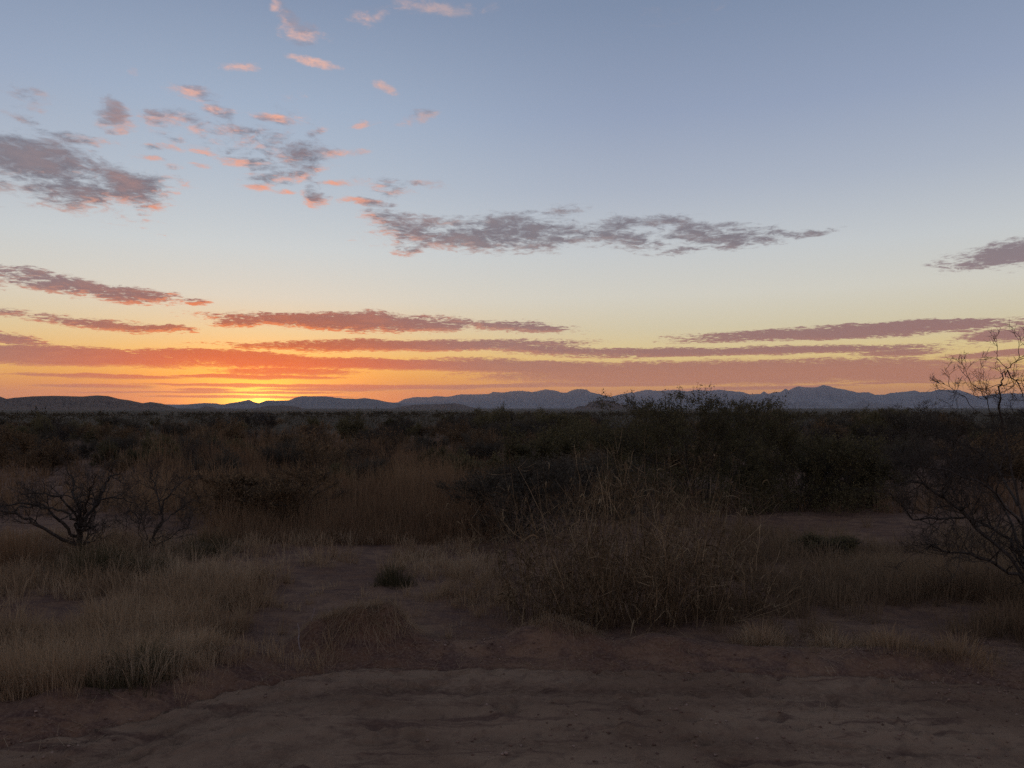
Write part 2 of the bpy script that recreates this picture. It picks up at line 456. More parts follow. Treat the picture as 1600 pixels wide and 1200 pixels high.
def land(x, y):
    """height of the near ground"""
    x = np.asarray(x, float); y = np.asarray(y, float)
    r = np.hypot(x, y)
    z = 0.10 * fbm(x * 0.16, y * 0.16, 3, 3) * np.clip((r - 4) / 8, 0, 1)
    z = z + 0.05 * fbm(x * 0.9, y * 0.9, 3, 4) * np.clip((y - 4.6) / 1.5, 0, 1)
    d = y - road_edge(x)
    lump = 0.6 + 0.7 * fbm(x * 1.4, y * 1.4, 3, 8)
    z = z + 0.075 * lump * np.exp(-((d - 0.30) / 0.22) ** 2)
    for mx, my, h, sx, sy in MOUNDS:
        u = (x - mx) / sx; v = (y - my) / sy
        z = z + h * np.exp(-(u * u + v * v)) * (1 + 0.35 * fbm(x * 5, y * 5, 2, 21))
    near = np.clip(1.5 - r / 14, 0, 1)
    z = z + near * (0.009 * fbm(x * 5, y * 7, 3, 31) + 0.007 * fbm(x * 21, y * 21, 2, 33))
    far = np.clip(r - 2500, 0, None)
    z = z + far * 0.0032 + np.clip(r / 400, 0, 1) * 0.35 * fbm(x * 0.012, y * 0.012, 3, 40)
    return z

def road_height(x, y):
    z = land(x, y)
    d = road_edge(x) - y
    # wheel ruts run with the road, one ridge crosses it
    along = d + 0.10 * fbm(x * 0.6, y * 0.2, 2, 52)
    z = z - 0.012 * np.exp(-((along - 0.32) / 0.10) ** 2) + 0.007 * np.exp(-((along - 0.16) / 0.07) ** 2)
    z = z - 0.010 * np.exp(-((along - 1.05) / 0.13) ** 2) + 0.004 * np.exp(-((along - 0.86) / 0.06) ** 2)
    z = z + 0.018 * np.exp(-((x - 0.62 - 0.06 * fbm(y * 2, y * 0, 2, 53)) / 0.035) ** 2) * np.clip((4.75 - y) * 4, 0, 1)
    z = z + 0.005 * fbm(x * 1.2, y * 5.0, 3, 54) + 0.006 * fbm(x * 15, y * 19, 3, 55)
    for px, py, a, l, w, dep in PRINTS:
        mk = (np.abs(x - px) < .3) & (np.abs(y - py) < .3)
        if mk.any():
            u = ((x[mk] - px) * math.cos(a) + (y[mk] - py) * math.sin(a)) / l
            v = (-(x[mk] - px) * math.sin(a) + (y[mk] - py) * math.cos(a)) / w
            q = u * u + v * v
            z[mk] += dep * (-np.exp(-q * 1.3) + 0.45 * np.exp(-(q - 2.2) ** 2))
    return z

# ground: one sheet out to the horizon, finer close by
rad = [0.4]
while rad[-1] < 27500:
    r = rad[-1]
    rad.append(r * (1.09 if r < 2.9 else 1.0085 if r < 12 else 1.02 if r < 90 else 1.06))
rad = np.array(rad)
ang = np.concatenate([np.arange(-44, 44, 0.29), np.arange(44, 316, 2.0)])
RR, AA = np.meshgrid(rad, np.radians(ang), indexing='ij')
GX, GY = RR * np.sin(AA), RR * np.cos(AA)
GZ = land(GX, GY)
inroad = np.clip((road_edge(GX) - GY) / 0.05, 0, 1) * (np.abs(GX) < 59) * (GY > -4.9)
GZ = GZ - 0.07 * inroad
verts = np.stack([GX, GY, GZ], -1).reshape(-1, 3)
gf = grid_faces(len(rad), len(ang), wrap=True)
cap = np.array([[0, 0, 0]]); nv = len(verts)
verts = np.vstack([verts, [[0, 0, float(GZ[0].mean())]]])
k = np.arange(len(ang)); fan = np.stack([np.full_like(k, nv), (k + 1) % len(ang), k], -1)
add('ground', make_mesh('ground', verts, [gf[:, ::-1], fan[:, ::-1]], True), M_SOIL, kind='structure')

# dirt road along the near edge, its own sheet with ruts and foot marks
xs = np.concatenate([-np.geomspace(58, 3.5, 60), np.arange(-3.45, 3.9, 0.022), np.geomspace(3.95, 58, 60)])
ts = np.concatenate([np.arange(-0.03, 2.0, 0.02), np.linspace(2.2, 8.0, 12)])
TX, TT = np.meshgrid(xs, ts, indexing='ij')
TY = road_edge(TX) - TT
TZ = road_height(TX, TY)
TZ = TZ + 0.006 - 0.05 * np.clip(1 - TT / 0.03, 0, 2)
road_me = make_mesh('dirt_road', np.stack([TX, TY, TZ], -1).reshape(-1, 3), [grid_faces(len(xs), len(ts))[:, ::-1]], True)
AL = TT + 0.10 * fbm(TX * 0.6, TY * 0.2, 2, 52)            # shade of the wheel ruts, painted as darker bands where wheels have run
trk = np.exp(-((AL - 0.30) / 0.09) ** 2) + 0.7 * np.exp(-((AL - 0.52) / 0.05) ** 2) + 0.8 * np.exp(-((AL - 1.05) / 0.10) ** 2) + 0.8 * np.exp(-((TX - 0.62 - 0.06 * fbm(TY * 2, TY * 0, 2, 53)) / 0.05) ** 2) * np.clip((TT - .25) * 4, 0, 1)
at_r = road_me.attributes.new('track_shade', 'FLOAT', 'POINT'); at_r.data.foreach_set('value', np.clip(trk * (.75 + .6 * fbm(TX * 1.5, TY * 1.5, 3, 56)), 0, 1).ravel().astype(np.float32))
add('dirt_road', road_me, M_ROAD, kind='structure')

# ------------------------------------------------------------------ hills and mountains
def ridge(name, pts, dist, front, back, seed, rough=1.0, step=0.08, rows=38, crag=0.02):
    """a range whose crest stands at the given bearing and height above the horizon, with spurs running down towards and away from us"""
    pa = np.array([px_angles(x, y) for x, y in pts])
    az = np.arange(pa[0, 0], pa[-1, 0] + step, step)
    el = np.interp(az, pa[:, 0], pa[:, 1])
    crest = dist * np.tan(np.radians(el)) + CAM_H
    D = dist * (1 + 0.03 * fbm(az * 0.25, az * 0 + seed, 2, seed))
    base = max(0.0, (dist - front - 2500) * 0.0032) - 4
    t = np.concatenate([np.linspace(-1, 0, rows) ** 3 * 0.35 + np.linspace(-1, 0, rows) * 0.65, np.linspace(0.06, 1, 14)])
    T, A = np.meshgrid(t, az, indexing='ij')
    spur = fbm(A * 1.1 + 4 * T, T * 1.6, 4, seed + 5)
    Aw = A + spur * np.abs(T) * 1.2 * rough
    cr = np.interp(Aw, az, crest)
    dd = np.interp(A, az, D)
    r = dd + np.where(T < 0, T * front, T * back)
    shape = np.where(T < 0, (1 - np.abs(T)) ** 1.75, (1 - T) ** 1.3)
    gully = np.abs(fbm(A * 3.0 * 12000 / dist, T * 3.2 + A * 0.4, 4, seed + 9))
    h = base + (cr - base) * shape * (1 - 0.65 * rough * gully * np.clip(np.abs(T) * 6, 0, 1))
    h = h + (cr - base) * crag * fbm(A * 9, T * 4, 3, seed + 3) * np.clip(1 - np.abs(T) * 1.2, 0, 1)
    h = np.minimum(h, (r * np.tan(np.radians(np.interp(A, pa[:, 0], pa[:, 1]))) + CAM_H) * 1.0 + np.where(T > 0, 40, 0.02 * (cr - base)))
    edge = np.clip(np.minimum(A - az[0], az[-1] - A) / 0.35, 0, 1)
    h = base - 6 + (h - base + 6) * edge
    h[0] = base - 12; h[-1] = -20
    X, Y = r * np.sin(np.radians(A)), r * np.cos(np.radians(A))
    add(name, make_mesh(name, np.stack([X, Y, h], -1).reshape(-1, 3), [grid_faces(len(t), len(az))], True), M_HILL if dist < 7000 else M_ROCK, kind='structure')

ridge('mountains', [(-900, 622), (-600, 614), (-300, 620), (0, 626), (150, 630), (275, 632), (600, 630), (622, 628.5), (631, 623.7), (648, 620), (670, 620.4), (678.5, 618.7), (698.7, 620), (720.6, 616), (741, 616), (764.5, 615.3), (771, 612),
        (786.5, 613.3), (800, 611), (817, 610.6), (832, 612.8), (852.4, 608.2), (867.5, 610), (879.4, 614), (886, 613.3), (896, 609), (906, 607.5), (916.5, 608.5), (923, 613.3), (936.7, 616), (952, 620), (972, 628), (1000, 634), (1030, 640)], 20500, 5500, 3000, 100)
ridge('mountains', [(900, 640), (925, 630), (940, 622), (952, 620), (972, 615.3), (994, 612.3), (1009, 608.2), (1028, 610.6), (1048, 609.4), (1060, 609.4), (1073.5, 611), (1088.7, 609), (1110.6, 610), (1124, 608.2), (1141, 610.6), (1161, 612), (1169.7, 615.6),
        (1188, 615.3), (1194, 611), (1200, 615.3), (1212, 612.3), (1218.6, 612.8), (1227, 607.2), (1232, 609.4), (1247, 603.2), (1256, 605.2), (1276, 604.9), (1285, 601.5), (1293, 602.7), (1303, 605.5), (1323, 609), (1340, 613.4), (1357, 613), (1367, 616.8),
        (1382, 616.8), (1391, 614), (1411, 612.6), (1429.6, 610.2), (1438, 613), (1455, 612.2), (1465, 608.8), (1498.7, 609.5), (1509, 613), (1525.7, 619), (1537.6, 618.5), (1554, 615.6), (1586, 614.2), (1650, 618), (1760, 612), (1900, 616), (2200, 622), (2600, 628)], 22500, 5500, 3000, 140)
ridge('foothills', [(255, 641), (275, 636.4), (290, 632), (307, 630.5), (320.7, 629.7), (337.6, 630.2), (347.7, 632.5), (359.5, 629.7), (373, 628), (389, 624.3), (396.6, 628), (405, 629.7), (417, 625.4), (433.7, 625.8), (450.6, 625.4), (462.4, 620.7), (472.6, 618.3),
        (484, 619), (509.7, 619), (535, 622), (557, 623), (570.5, 621.7), (590.7, 624.6), (606, 628), (622.8, 629.5), (650, 635), (690, 641)], 13000, 3800, 2200, 180)
ridge('hill', [(-700, 628), (-500, 615), (-300, 622), (-120, 616), (-30, 617), (0, 619.5), (10, 623.3), (22, 621.7), (50.6, 619.5), (84, 618.7), (128, 619.7), (152, 618), (169, 619), (186, 623.4), (202, 625.4), (223, 630), (235, 628), (253, 630.5), (270, 635.5), (282, 640), (300, 644)], 4600, 1500, 1000, 220, crag=0.0)
ridge('hill', [(300, 644), (305.5, 642.6), (315.6, 636.4), (322.4, 634.5), (332.5, 636), (346, 640.6), (358, 644)], 5600, 900, 600, 240, step=0.04, crag=0.0)
ridge('hill', [(374, 644), (381, 642), (396.6, 638), (413.5, 634.7), (430, 633.5), (450.6, 633.9), (467.5, 636), (484, 641.5), (494, 645)], 5900, 1100, 700, 260, step=0.04, crag=0.0)
ridge('hill', [(592, 643), (602.6, 640.6), (623, 635.6), (648, 632), (688.6, 631.3), (710.6, 629.8), (725.8, 633), (741, 637.3), (763, 640.6), (775, 643)], 6400, 1200, 800, 280, step=0.04, crag=0.0)
ridge('hill', [(890, 642), (896, 639), (904.7, 634.2), (913, 634.7), (923, 628.8), (938.4, 625), (952, 626.3), (967, 630.5), (979, 633.5), (994, 637), (1014, 641)], 4800, 900, 600, 300, step=0.04)
ridge('hill', [(1160, 637), (1178, 629), (1190, 630), (1205, 633), (1215, 632), (1229, 628), (1237, 629.7), (1254, 625.8), (1271, 627.5), (1288, 630.5), (1310, 635)], 15500, 2000, 1500, 320, step=0.04)
ridge('hill', [(1318, 635), (1330, 632.5), (1348.6, 625.2), (1357, 627), (1369, 629.8), (1397, 631), (1420, 634)], 13500, 1600, 1200, 340, step=0.04)

# ------------------------------------------------------------------ air
def build_haze():
    v = np.array([[x, y, z] for z in (-30.0, 770.0) for y in (-30000, 30000) for x in (-30000, 30000)], float)
    f = np.array([[0, 2, 3, 1], [4, 5, 7, 6], [0, 1, 5, 4], [2, 6, 7, 3], [0, 4, 6, 2], [1, 3, 7, 5]])
    me = make_mesh('haze', v, [f])
    m = bpy.data.materials.new('haze_air'); m.use_nodes = True
    nt = m.node_tree; nt.nodes.clear()
    out = nt.nodes.new('ShaderNodeOutputMaterial'); pv = nt.nodes.new('ShaderNodeVolumePrincipled')
    pv.inputs['Color'].default_value = (0.80, 0.84, 1.0, 1); pv.inputs['Density'].default_value = HAZE
    pv.inputs['Anisotropy'].default_value = 0.42
    nt.links.new(pv.outputs[0], out.inputs['Volume'])
    add('haze', me, m, kind='stuff')
HAZE = 2.6e-5
build_haze()

# ------------------------------------------------------------------ plant materials
def rand_island():
    g = S.node('ShaderNodeNewGeometry'); return S(g.outputs['Random Per Island'])

def rand_object():
    o = S.node('ShaderNodeObjectInfo'); return S(o.outputs['Random'])

def leafy(stops, vary=0.5):
    def f(p):
        c = RAMP(rand_island(), stops)
        k = STEP(rand_object(), 0.0, 1.0, 1.0 - vary * 0.5, 1.0 + vary * 0.5, 'LINEAR')
        S.put(p.inputs['Base Color'], VM('SCALE', c, k))
    return f

def patchy(stops, scale):
    def f(p):
        w = world_pos()
        n = NOISE(w, scale, 3.0, 0.5)
        S.put(p.inputs['Base Color'], RAMP(rand_island() * 0.6 + STEP(n, 0.35, 0.65, 0.0, 0.4), stops))
    return f

def bark(p):
    w = S(S.node('ShaderNodeTexCoord').outputs['Object'])
    n = NOISE(w, 40.0, 4.0, 0.6)
    S.put(p.inputs['Base Color'], MIX(STEP(n, 0.35, 0.7), rgb(.045, .034, .027), rgb(.11, .085, .066)))
    bump(p, n, 0.5, 0.004)

def thin(m, share):
    """leaves and blades let part of the light through"""
    nt = m.node_tree; p = nt.nodes['Principled BSDF']; out = nt.nodes['Material Output']
    tr = nt.nodes.new('ShaderNodeBsdfTranslucent'); mx = nt.nodes.new('ShaderNodeMixShader')
    nt.links.new(p.inputs['Base Color'].links[0].from_socket, tr.inputs['Color'])
    mx.inputs[0].default_value = share
    nt.links.new(p.outputs[0], mx.inputs[1]); nt.links.new(tr.outputs[0], mx.inputs[2]); nt.links.new(mx.outputs[0], out.inputs['Surface'])
M_BARK = material('dark_bark', bark)
M_GREEN = material('olive_leaves', leafy([(0, rgb(.090, .074, .031)), (.5, rgb(.145, .116, .052)), (1, rgb(.215, .168, .084))]), 0.8, 0.15)
M_BROWNLEAF = material('brown_leaves', leafy([(0, rgb(.13, .076, .037)), (.6, rgb(.21, .128, .065)), (1, rgb(.29, .19, .104))]), 0.9)
M_GREYLEAF = material('grey_leaves', leafy([(0, rgb(.070, .054, .036)), (.6, rgb(.115, .092, .064)), (1, rgb(.17, .14, .10))]), 0.9)
M_STRAW = material('pale_dry_grass', patchy([(0, rgb(.26, .152, .080)), (.5, rgb(.40, .262, .152)), (1, rgb(.54, .39, .245))], 0.8))
M_TALL = material('reddish_tall_grass', patchy([(0, rgb(.14, .074, .040)), (.5, rgb(.25, .145, .078)), (1, rgb(.38, .245, .138))], 0.25))
M_MIDGRASS = material('brown_grass', patchy([(0, rgb(.15, .092, .052)), (.5, rgb(.26, .168, .096)), (1, rgb(.37, .255, .155))], 0.3))
M_WEED = material('dry_weed', leafy([(0, rgb(.070, .044, .022)), (.55, rgb(.145, .090, .046)), (.85, rgb(.25, .160, .085)), (1, rgb(.48, .34, .19))], 0.3))
M_STALK = material('weed_stalk', leafy([(0, rgb(.11, .068, .036)), (.6, rgb(.26, .168, .09)), (1, rgb(.50, .35, .20))], 0.3))
M_TUFT = material('dark_green_tuft', leafy([(0, rgb(.060, .050, .024)), (.6, rgb(.10, .082, .040)), (1, rgb(.26, .18, .10))], 0.3))
M_STICK = material('weathered_stick', lambda p: S.put(p.inputs['Base Color'], MIX(NOISE(world_pos(), 90.0), rgb(.20, .14, .12), rgb(.42, .33, .29))))

for m_ in (M_GREEN, M_BROWNLEAF, M_GREYLEAF, M_STRAW, M_TALL, M_MIDGRASS, M_WEED, M_TUFT): thin(m_, 0.42)

# ------------------------------------------------------------------ plant geometry
def at(x, y, Y):
    dx, dy, dz = px_dir(x, y); t = Y / dy
    return np.array([dx * t, Y, CAM_H + dz * t])

def norm(v):
    return v / np.maximum(np.linalg.norm(v, axis=-1, keepdims=True), 1e-9)

def tubes(p0, p1, r0, r1, sides=4):
    """separate tapered pieces, one after the other, as one mesh of branches"""
    p0, p1 = np.asarray(p0, float), np.asarray(p1, float)
    r0, r1 = np.asarray(r0, float)[:, None, None], np.asarray(r1, float)[:, None, None]
    d = norm(p1 - p0)
    ref = np.where(np.abs(d[:, 2:3]) > 0.9, np.array([[1.0, 0, 0]]), np.array([[0, 0, 1.0]]))
    u = norm(np.cross(d, ref)); v = np.cross(d, u)
    a = np.linspace(0, 2 * math.pi, sides, endpoint=False)
    ring = u[:, None, :] * np.cos(a)[None, :, None] + v[:, None, :] * np.sin(a)[None, :, None]
    V = np.concatenate([p0[:, None] + ring * r0, p1[:, None] + ring * r1], 1)
    n = len(p0); base = (np.arange(n) * 2 * sides)[:, None]
    k = np.arange(sides)[None]; kn = (k + 1) % sides
    F = np.stack([base + k, base + kn, base + sides + kn, base + sides + k], -1).reshape(-1, 4)
    return V.reshape(-1, 3), F

class Wood:
    """collects the pieces of a plant's branches and the spots where leaves sit"""
    def __init__(self, seed):
        self.g = np.random.default_rng(seed); self.a = []; self.b = []; self.ra = []; self.rb = []; self.tips = []
    def seg(self, p, q, r0, r1):
        self.a.append(p); self.b.append(q); self.ra.append(r0); self.rb.append(r1)
    def limb(self, pts, r0, r1):
        pts = [np.asarray(p, float) for p in pts]
        # smooth the given corners
        t = np.linspace(0, len(pts) - 1, (len(pts) - 1) * 4 + 1)
        P = np.array(pts); n = len(P)
        out = []
        for s in t:
            i = min(int(s), n - 2); f = s - i
            p_, a, b, c = P[max(i - 1, 0)], P[i], P[i + 1], P[min(i + 2, n - 1)]
            out.append(0.5 * (2 * a + (b - p_) * f + (2 * p_ - 5 * a + 4 * b - c) * f * f + (3 * a - p_ - 3 * b + c) * f ** 3))
        out = np.array(out); L = len(out)
        out[1:-1] += self.g.normal(0, r0 * 0.5 + .004, (L - 2, 3))
        rr = np.linspace(r0, r1, L)
        for i in range(L - 1): self.seg(out[i], out[i + 1], rr[i], rr[i + 1])
        return out, rr
    def grow(self, p, d, length, r, depth, kids=4, up=0.15, wig=0.28, spread=0.9, shrink=0.6, first=0.25, leaf=0):
        g = self.g; n = 4 if depth > 0 else 3
        p = np.array(p, float); d = norm(np.array(d, float))
        step = length / n
        path = [p]; rr = [r * (1 - 0.75 * i / n) for i in range(n + 1)]
        for i in range(n):
            d = norm(d + g.normal(0, wig, 3) + np.array([0, 0, up]))
            q = path[-1] + d * step
            if q[2] < 0.02: q[2] = 0.02 + 0.02 * g.random()
            self.seg(path[-1], q, rr[i], rr[i + 1]); path.append(q)
        path = np.array(path)
        if depth <= leaf:
            for f in np.linspace(0.25, 1.0, 4):
                self.tips.append(path[0] * (1 - f) + path[-1] * f)
        if depth > 0:
            for k in range(kids):
                f = first + (1 - first) * (k + g.random()) / kids
                s = min(f * n, n - 1e-6); i = int(s); q = path[i] + (path[i + 1] - path[i]) * (s - i)
                dd = norm(path[i + 1] - path[i])
                side = norm(g.normal(0, 1, 3) - 0)
                nd = norm(dd + side * spread)
                self.grow(q, nd, length * shrink * g.uniform(.7, 1.2) * (1.1 - 0.3 * f), max(r * 0.55 * (1 - .4 * f), 0.0016), depth - 1, kids, up, wig, spread, shrink, first, leaf)
    def mesh(self, name, sides=4):
        v, f = tubes(self.a, self.b, self.ra, self.rb, sides)
        return make_mesh(name, v, [f])

def leaf_mesh(name, pts, size, g, spread=0.05, per=1, long=1.8):
    pts = np.repeat(np.asarray(pts), per, axis=0)
    n = len(pts)
    c = pts + g.normal(0, spread, (n, 3))
    c[:, 2] = np.maximum(c[:, 2], 0.02)
    u = norm(g.normal(0, 1, (n, 3))); w = norm(np.cross(u, g.normal(0, 1, (n, 3))))
    s = size * g.uniform(0.6, 1.35, (n, 1))
    V = np.stack([c - u * s * long * .5, c + w * s * .5, c + u * s * long * .5, c - w * s * .5], 1)
    F = np.arange(n * 4).reshape(-1, 4)
    return make_mesh(name, V.reshape(-1, 3), [F])

def blade_arrays(pos, h, w, g, lean=0.5, lean_dir=None, droop=0.35):
    n = len(pos); h = np.asarray(h)[:, None]; w = np.asarray(w)[:, None]
    if lean_dir is None:
        a = g.uniform(0, 2 * math.pi, n); lean_dir = np.stack([np.cos(a), np.sin(a), np.zeros(n)], -1)
    l = (lean * g.uniform(0.1, 1.3, n))[:, None]
    b = g.uniform(0, 2 * math.pi, n); side = np.stack([np.cos(b), np.sin(b), np.zeros(n)], -1)
    up = np.array([[0, 0, 1.0]])
    mid = pos + up * h * 0.58 + lean_dir * h * l * 0.35
    tip = pos + up * h * (1 - droop * l) + lean_dir * h * l
    V = np.stack([pos - side * w, pos + side * w, mid + side * w * .75, mid - side * w * .75, tip], 1).reshape(-1, 3)
    k = np.arange(n)[:, None] * 5
    return V, (k + np.array([[0, 1, 2, 3]])), (k + np.array([[3, 2, 4]]))

def blade_mesh(name, *a, **k):
    V, q, t = blade_arrays(*a, **k)
    return make_mesh(name, V, [q, t])

def empty(name, loc, label=None, cat=None, group=None, rz=0.0, s=1.0):
    o = add(name, None, None, label=label, cat=cat, group=group, loc=loc)
    o.rotation_euler = (0, 0, rz); o.scale = (s, s, s) if np.isscalar(s) else s
    return o

def z_at(x, y): return float(land(np.array([x]), np.array([y]))[0])

# ------------------------------------------------------------------ bush kinds (about 1 m tall, used at different sizes)
def bush_meshes(seed, stems=9, depth=3, kids=4, flat=1.0, leaf_size=0.03, per=3, spread=0.03, up=0.16, length=0.62, limit=None, tall=None, wide=None, thick=0.012, whips=1.0):
    """branches and foliage of a bush; with tall and wide the skeleton is stretched to that size and keeps true leaf and twig sizes"""
    w = Wood(seed); g = w.g
    for i in range(stems):
        a = 2 * math.pi * (i + g.random()) / stems
        tilt = g.uniform(0.15, 1.48) * flat
        w.grow((0.05 * math.cos(a), 0.05 * math.sin(a), 0), (math.cos(a) * math.sin(tilt), math.sin(a) * math.sin(tilt), math.cos(tilt)), length * g.uniform(.6, 1.25), thick, depth, kids, up, 0.22, 0.75, 0.62, leaf=1)
    A, B, T = np.array(w.a), np.array(w.b), np.array(w.tips)
    if tall:
        z1 = np.percentile(B[:, 2], 97); x1 = np.percentile(np.hypot(B[:, 0], B[:, 1]), 93)
        k = np.array([wide * .5 / x1, wide * .5 / x1, tall / z1])
        A, B, T = A * k, B * k, T * k
        def dome(p):                     # flatten stray sprouts into a full crown
            p = p.copy(); p[:, 2] = tall * (1 - np.exp(-1.7 * p[:, 2] / tall)) / (1 - math.exp(-1.9)); return p
        A, B, T = dome(A), dome(B), dome(T)
    if tall and tall > .5:               # low skirts reaching the ground
        sel = g.random(len(T)) < .40
        low = T[sel] * np.column_stack([np.full(sel.sum(), .98), np.full(sel.sum(), .98), g.uniform(.06, .5, sel.sum())])
        T = np.vstack([T, low])
    # fine whips standing out of the outline
    n = int(len(T) * .35 * whips)
    src = T[g.choice(len(T), n)]
    out = norm(src * np.array([1, 1, .7]) + g.normal(0, .35, (n, 3)) + np.array([0, 0, .25]))
    ln = g.uniform(.05, .20, (n, 1)) * (1.0 if not tall else max(.3, min(1.0, tall)))
    A = np.vstack([A, src]); B = np.vstack([B, src + out * ln])
    ra = np.concatenate([w.ra, np.full(n, .0022)]); rb_ = np.concatenate([w.rb, np.full(n, .0010)])
    v, f = tubes(A, B, ra, rb_, 3)
    T = np.vstack([T, src + out * ln * g.uniform(.2, 1.0, (n, 1))])
    if limit and len(T) > limit: T = T[g.choice(len(T), limit, replace=False)]
    return make_mesh('bush_branches', v, [f]), (leaf_mesh('bush_foliage', T, leaf_size, g, spread, per, 2.3) if per else None)

def bush(name, meshes, leaf_mat, loc, size, label, cat, group, rz=0.0):
    o = empty(name, loc, label, cat, group, rz, size)
    add('branches', meshes[0], M_BARK, o)
    if meshes[1] is not None: add('foliage', meshes[1], leaf_mat, o)
    return o

GREEN = [bush_meshes(300 + i, 10, 3, 4, 1.0, 0.022, 4, 0.04, limit=2200) for i in range(2)]
BROWN = [bush_meshes(320 + i, 9, 3, 4, 1.0, 0.019, 3, 0.04, limit=2000) for i in range(2)]
GREY = [bush_meshes(340 + i, 10, 3, 4, 1.1, 0.018, 3, 0.04, limit=2000) for i in range(1)]
BARE = [bush_meshes(360 + i, 8, 3, 5, 1.0, 0.012, 1, limit=900) for i in range(2)]

# ------------------------------------------------------------------ the large green bush and its neighbours
def big_bush(name, seed, px, py, height, wide, label, leaf_mat, cat='bush', group=None, stems=11, leaf=0.016, per=5, limit=5000, kids=5, whips=1.0):
    x, y = ground_at(px, py)
    m = bush_meshes(seed, stems, 3, kids, 1.0, leaf, per, 0.03, limit=limit, tall=height, wide=wide, whips=whips)
    return bush(name, m, leaf_mat, (x, y, z_at(x, y) - .02), 1.0, label, cat, group)

big_bush('mesquite_bush', 401, 1095, 792, 1.98, 3.9, 'tallest dark green mesquite bush, its top rising above the skyline', M_GREEN)
big_bush('mesquite_bush', 402, 1245, 796, 1.62, 2.8, 'dense green mesquite bush just beside the tallest bush, above the bare dirt clearing', M_GREEN)
big_bush('mesquite_bush', 403, 985, 766, 1.42, 3.2, 'green mesquite bush rising behind the dry weed thicket', M_GREEN)
big_bush('mesquite_bush', 404, 1325, 786, 1.02, 1.7, 'low green bush at the end of the row by the dirt clearing', M_GREEN, limit=5000)
big_bush('scrub_bush', 405, 800, 832, 0.98, 1.9, 'dark twiggy grey bush behind the left end of the weed thicket', M_GREYLEAF, limit=4500, per=3, kids=4)
big_bush('scrub_bush', 406, 908, 800, 0.95, 1.8, 'grey leafless-looking bush just behind the middle of the weed thicket', M_GREYLEAF, limit=4500, per=3, kids=4)
big_bush('scrub_bush', 407, 450, 822, 0.85, 1.5, 'dark brushy bush standing in the tall reddish grass', M_BROWNLEAF, limit=4000, per=3, kids=4)
big_bush('scrub_bush', 408, 372, 812, 0.72, 1.2, 'smaller dark bush beside the reddish grass, next to the bare bushes', M_BROWNLEAF, limit=4000, per=3, kids=4)
big_bush('mesquite_bush', 409, 1392, 694, 1.70, 3.0, 'rounded dark bush out beyond the pale grass patch under the mountains', M_GREEN, limit=3000, leaf=.028, per=4, kids=4)
big_bush('mesquite_bush', 410, 862, 694, 1.55, 3.2, 'dark bush in mid distance straight above the twiggy grey bush', M_GREEN, limit=3000, leaf=.028, per=4, kids=4)
big_bush('scrub_bush', 411, 20, 730, 1.05, 1.7, 'dark scrub bush at the left edge behind the bare mesquite', M_BROWNLEAF, limit=3500, per=3, leaf=.018, kids=4)
big_bush('scrub_bush', 412, 598, 742, 1.25, 1.9, 'thin twiggy bush poking out of the reddish grass', M_BROWNLEAF, limit=2500, per=1, kids=4)
big_bush('low_shrub', 413, 1272, 862, 0.24, 0.42, 'small low dark shrub on the dirt clearing, the left one of a pair', M_GREEN, cat='shrub', limit=1500, per=2, leaf=.010, stems=8, kids=4)
big_bush('low_shrub', 414, 1316, 864, 0.24, 0.46, 'small low dark shrub on the dirt clearing, the right one of a pair', M_GREEN, cat='shrub', limit=1500, per=2, leaf=.010, stems=8, kids=4)

# ------------------------------------------------------------------ bare mesquites
def bare_tree(name, base, limbs, seed, label, depth_jit=0.5, twig=0.42, kids=5, n_twigs=9, r=0.035, levels=2, leaves=0, up=0.12, slim=0.72):
    o = empty(name, base, label, 'tree')
    b = np.array(base)
    tr = Wood(seed); cr = Wood(seed + 1); g = cr.g
    for i, lm in enumerate(limbs):
        pts, rr = lm[0], lm[1] * slim
        nt = lm[2] if len(lm) > 2 else n_twigs
        P = [np.array(p) - b for p in pts]
        path, rad = (tr if i == 0 else cr).limb(P, rr, rr * 0.30)
        for k in range(nt):
            f = g.uniform(0.28, 1.0); j = min(int(f * (len(path) - 1)), len(path) - 2)
            d = norm(path[j + 1] - path[j])
            nd = norm(d * 0.7 + g.normal(0, .75, 3) * np.array([1, 1, .8]) + np.array([0, 0, .25]))
            cr.grow(path[j], nd, twig * (.6 if nt <= 8 else 1.0) * g.uniform(.5, 1.25) * (1.15 - .5 * f), max(rad[j] * .5, .003), levels, kids, up, .36, .75, .62, leaf=0)
    add('trunk', tr.mesh('mesquite_trunk', 7), M_BARK, o)
    add('crown', cr.mesh('mesquite_crown', 3), M_BARK, o)
    if leaves: add('foliage', leaf_mesh('mesquite_leaves', np.array(cr.tips)[::leaves], 0.010, g, .02, 1), M_BROWNLEAF, o)
    return o

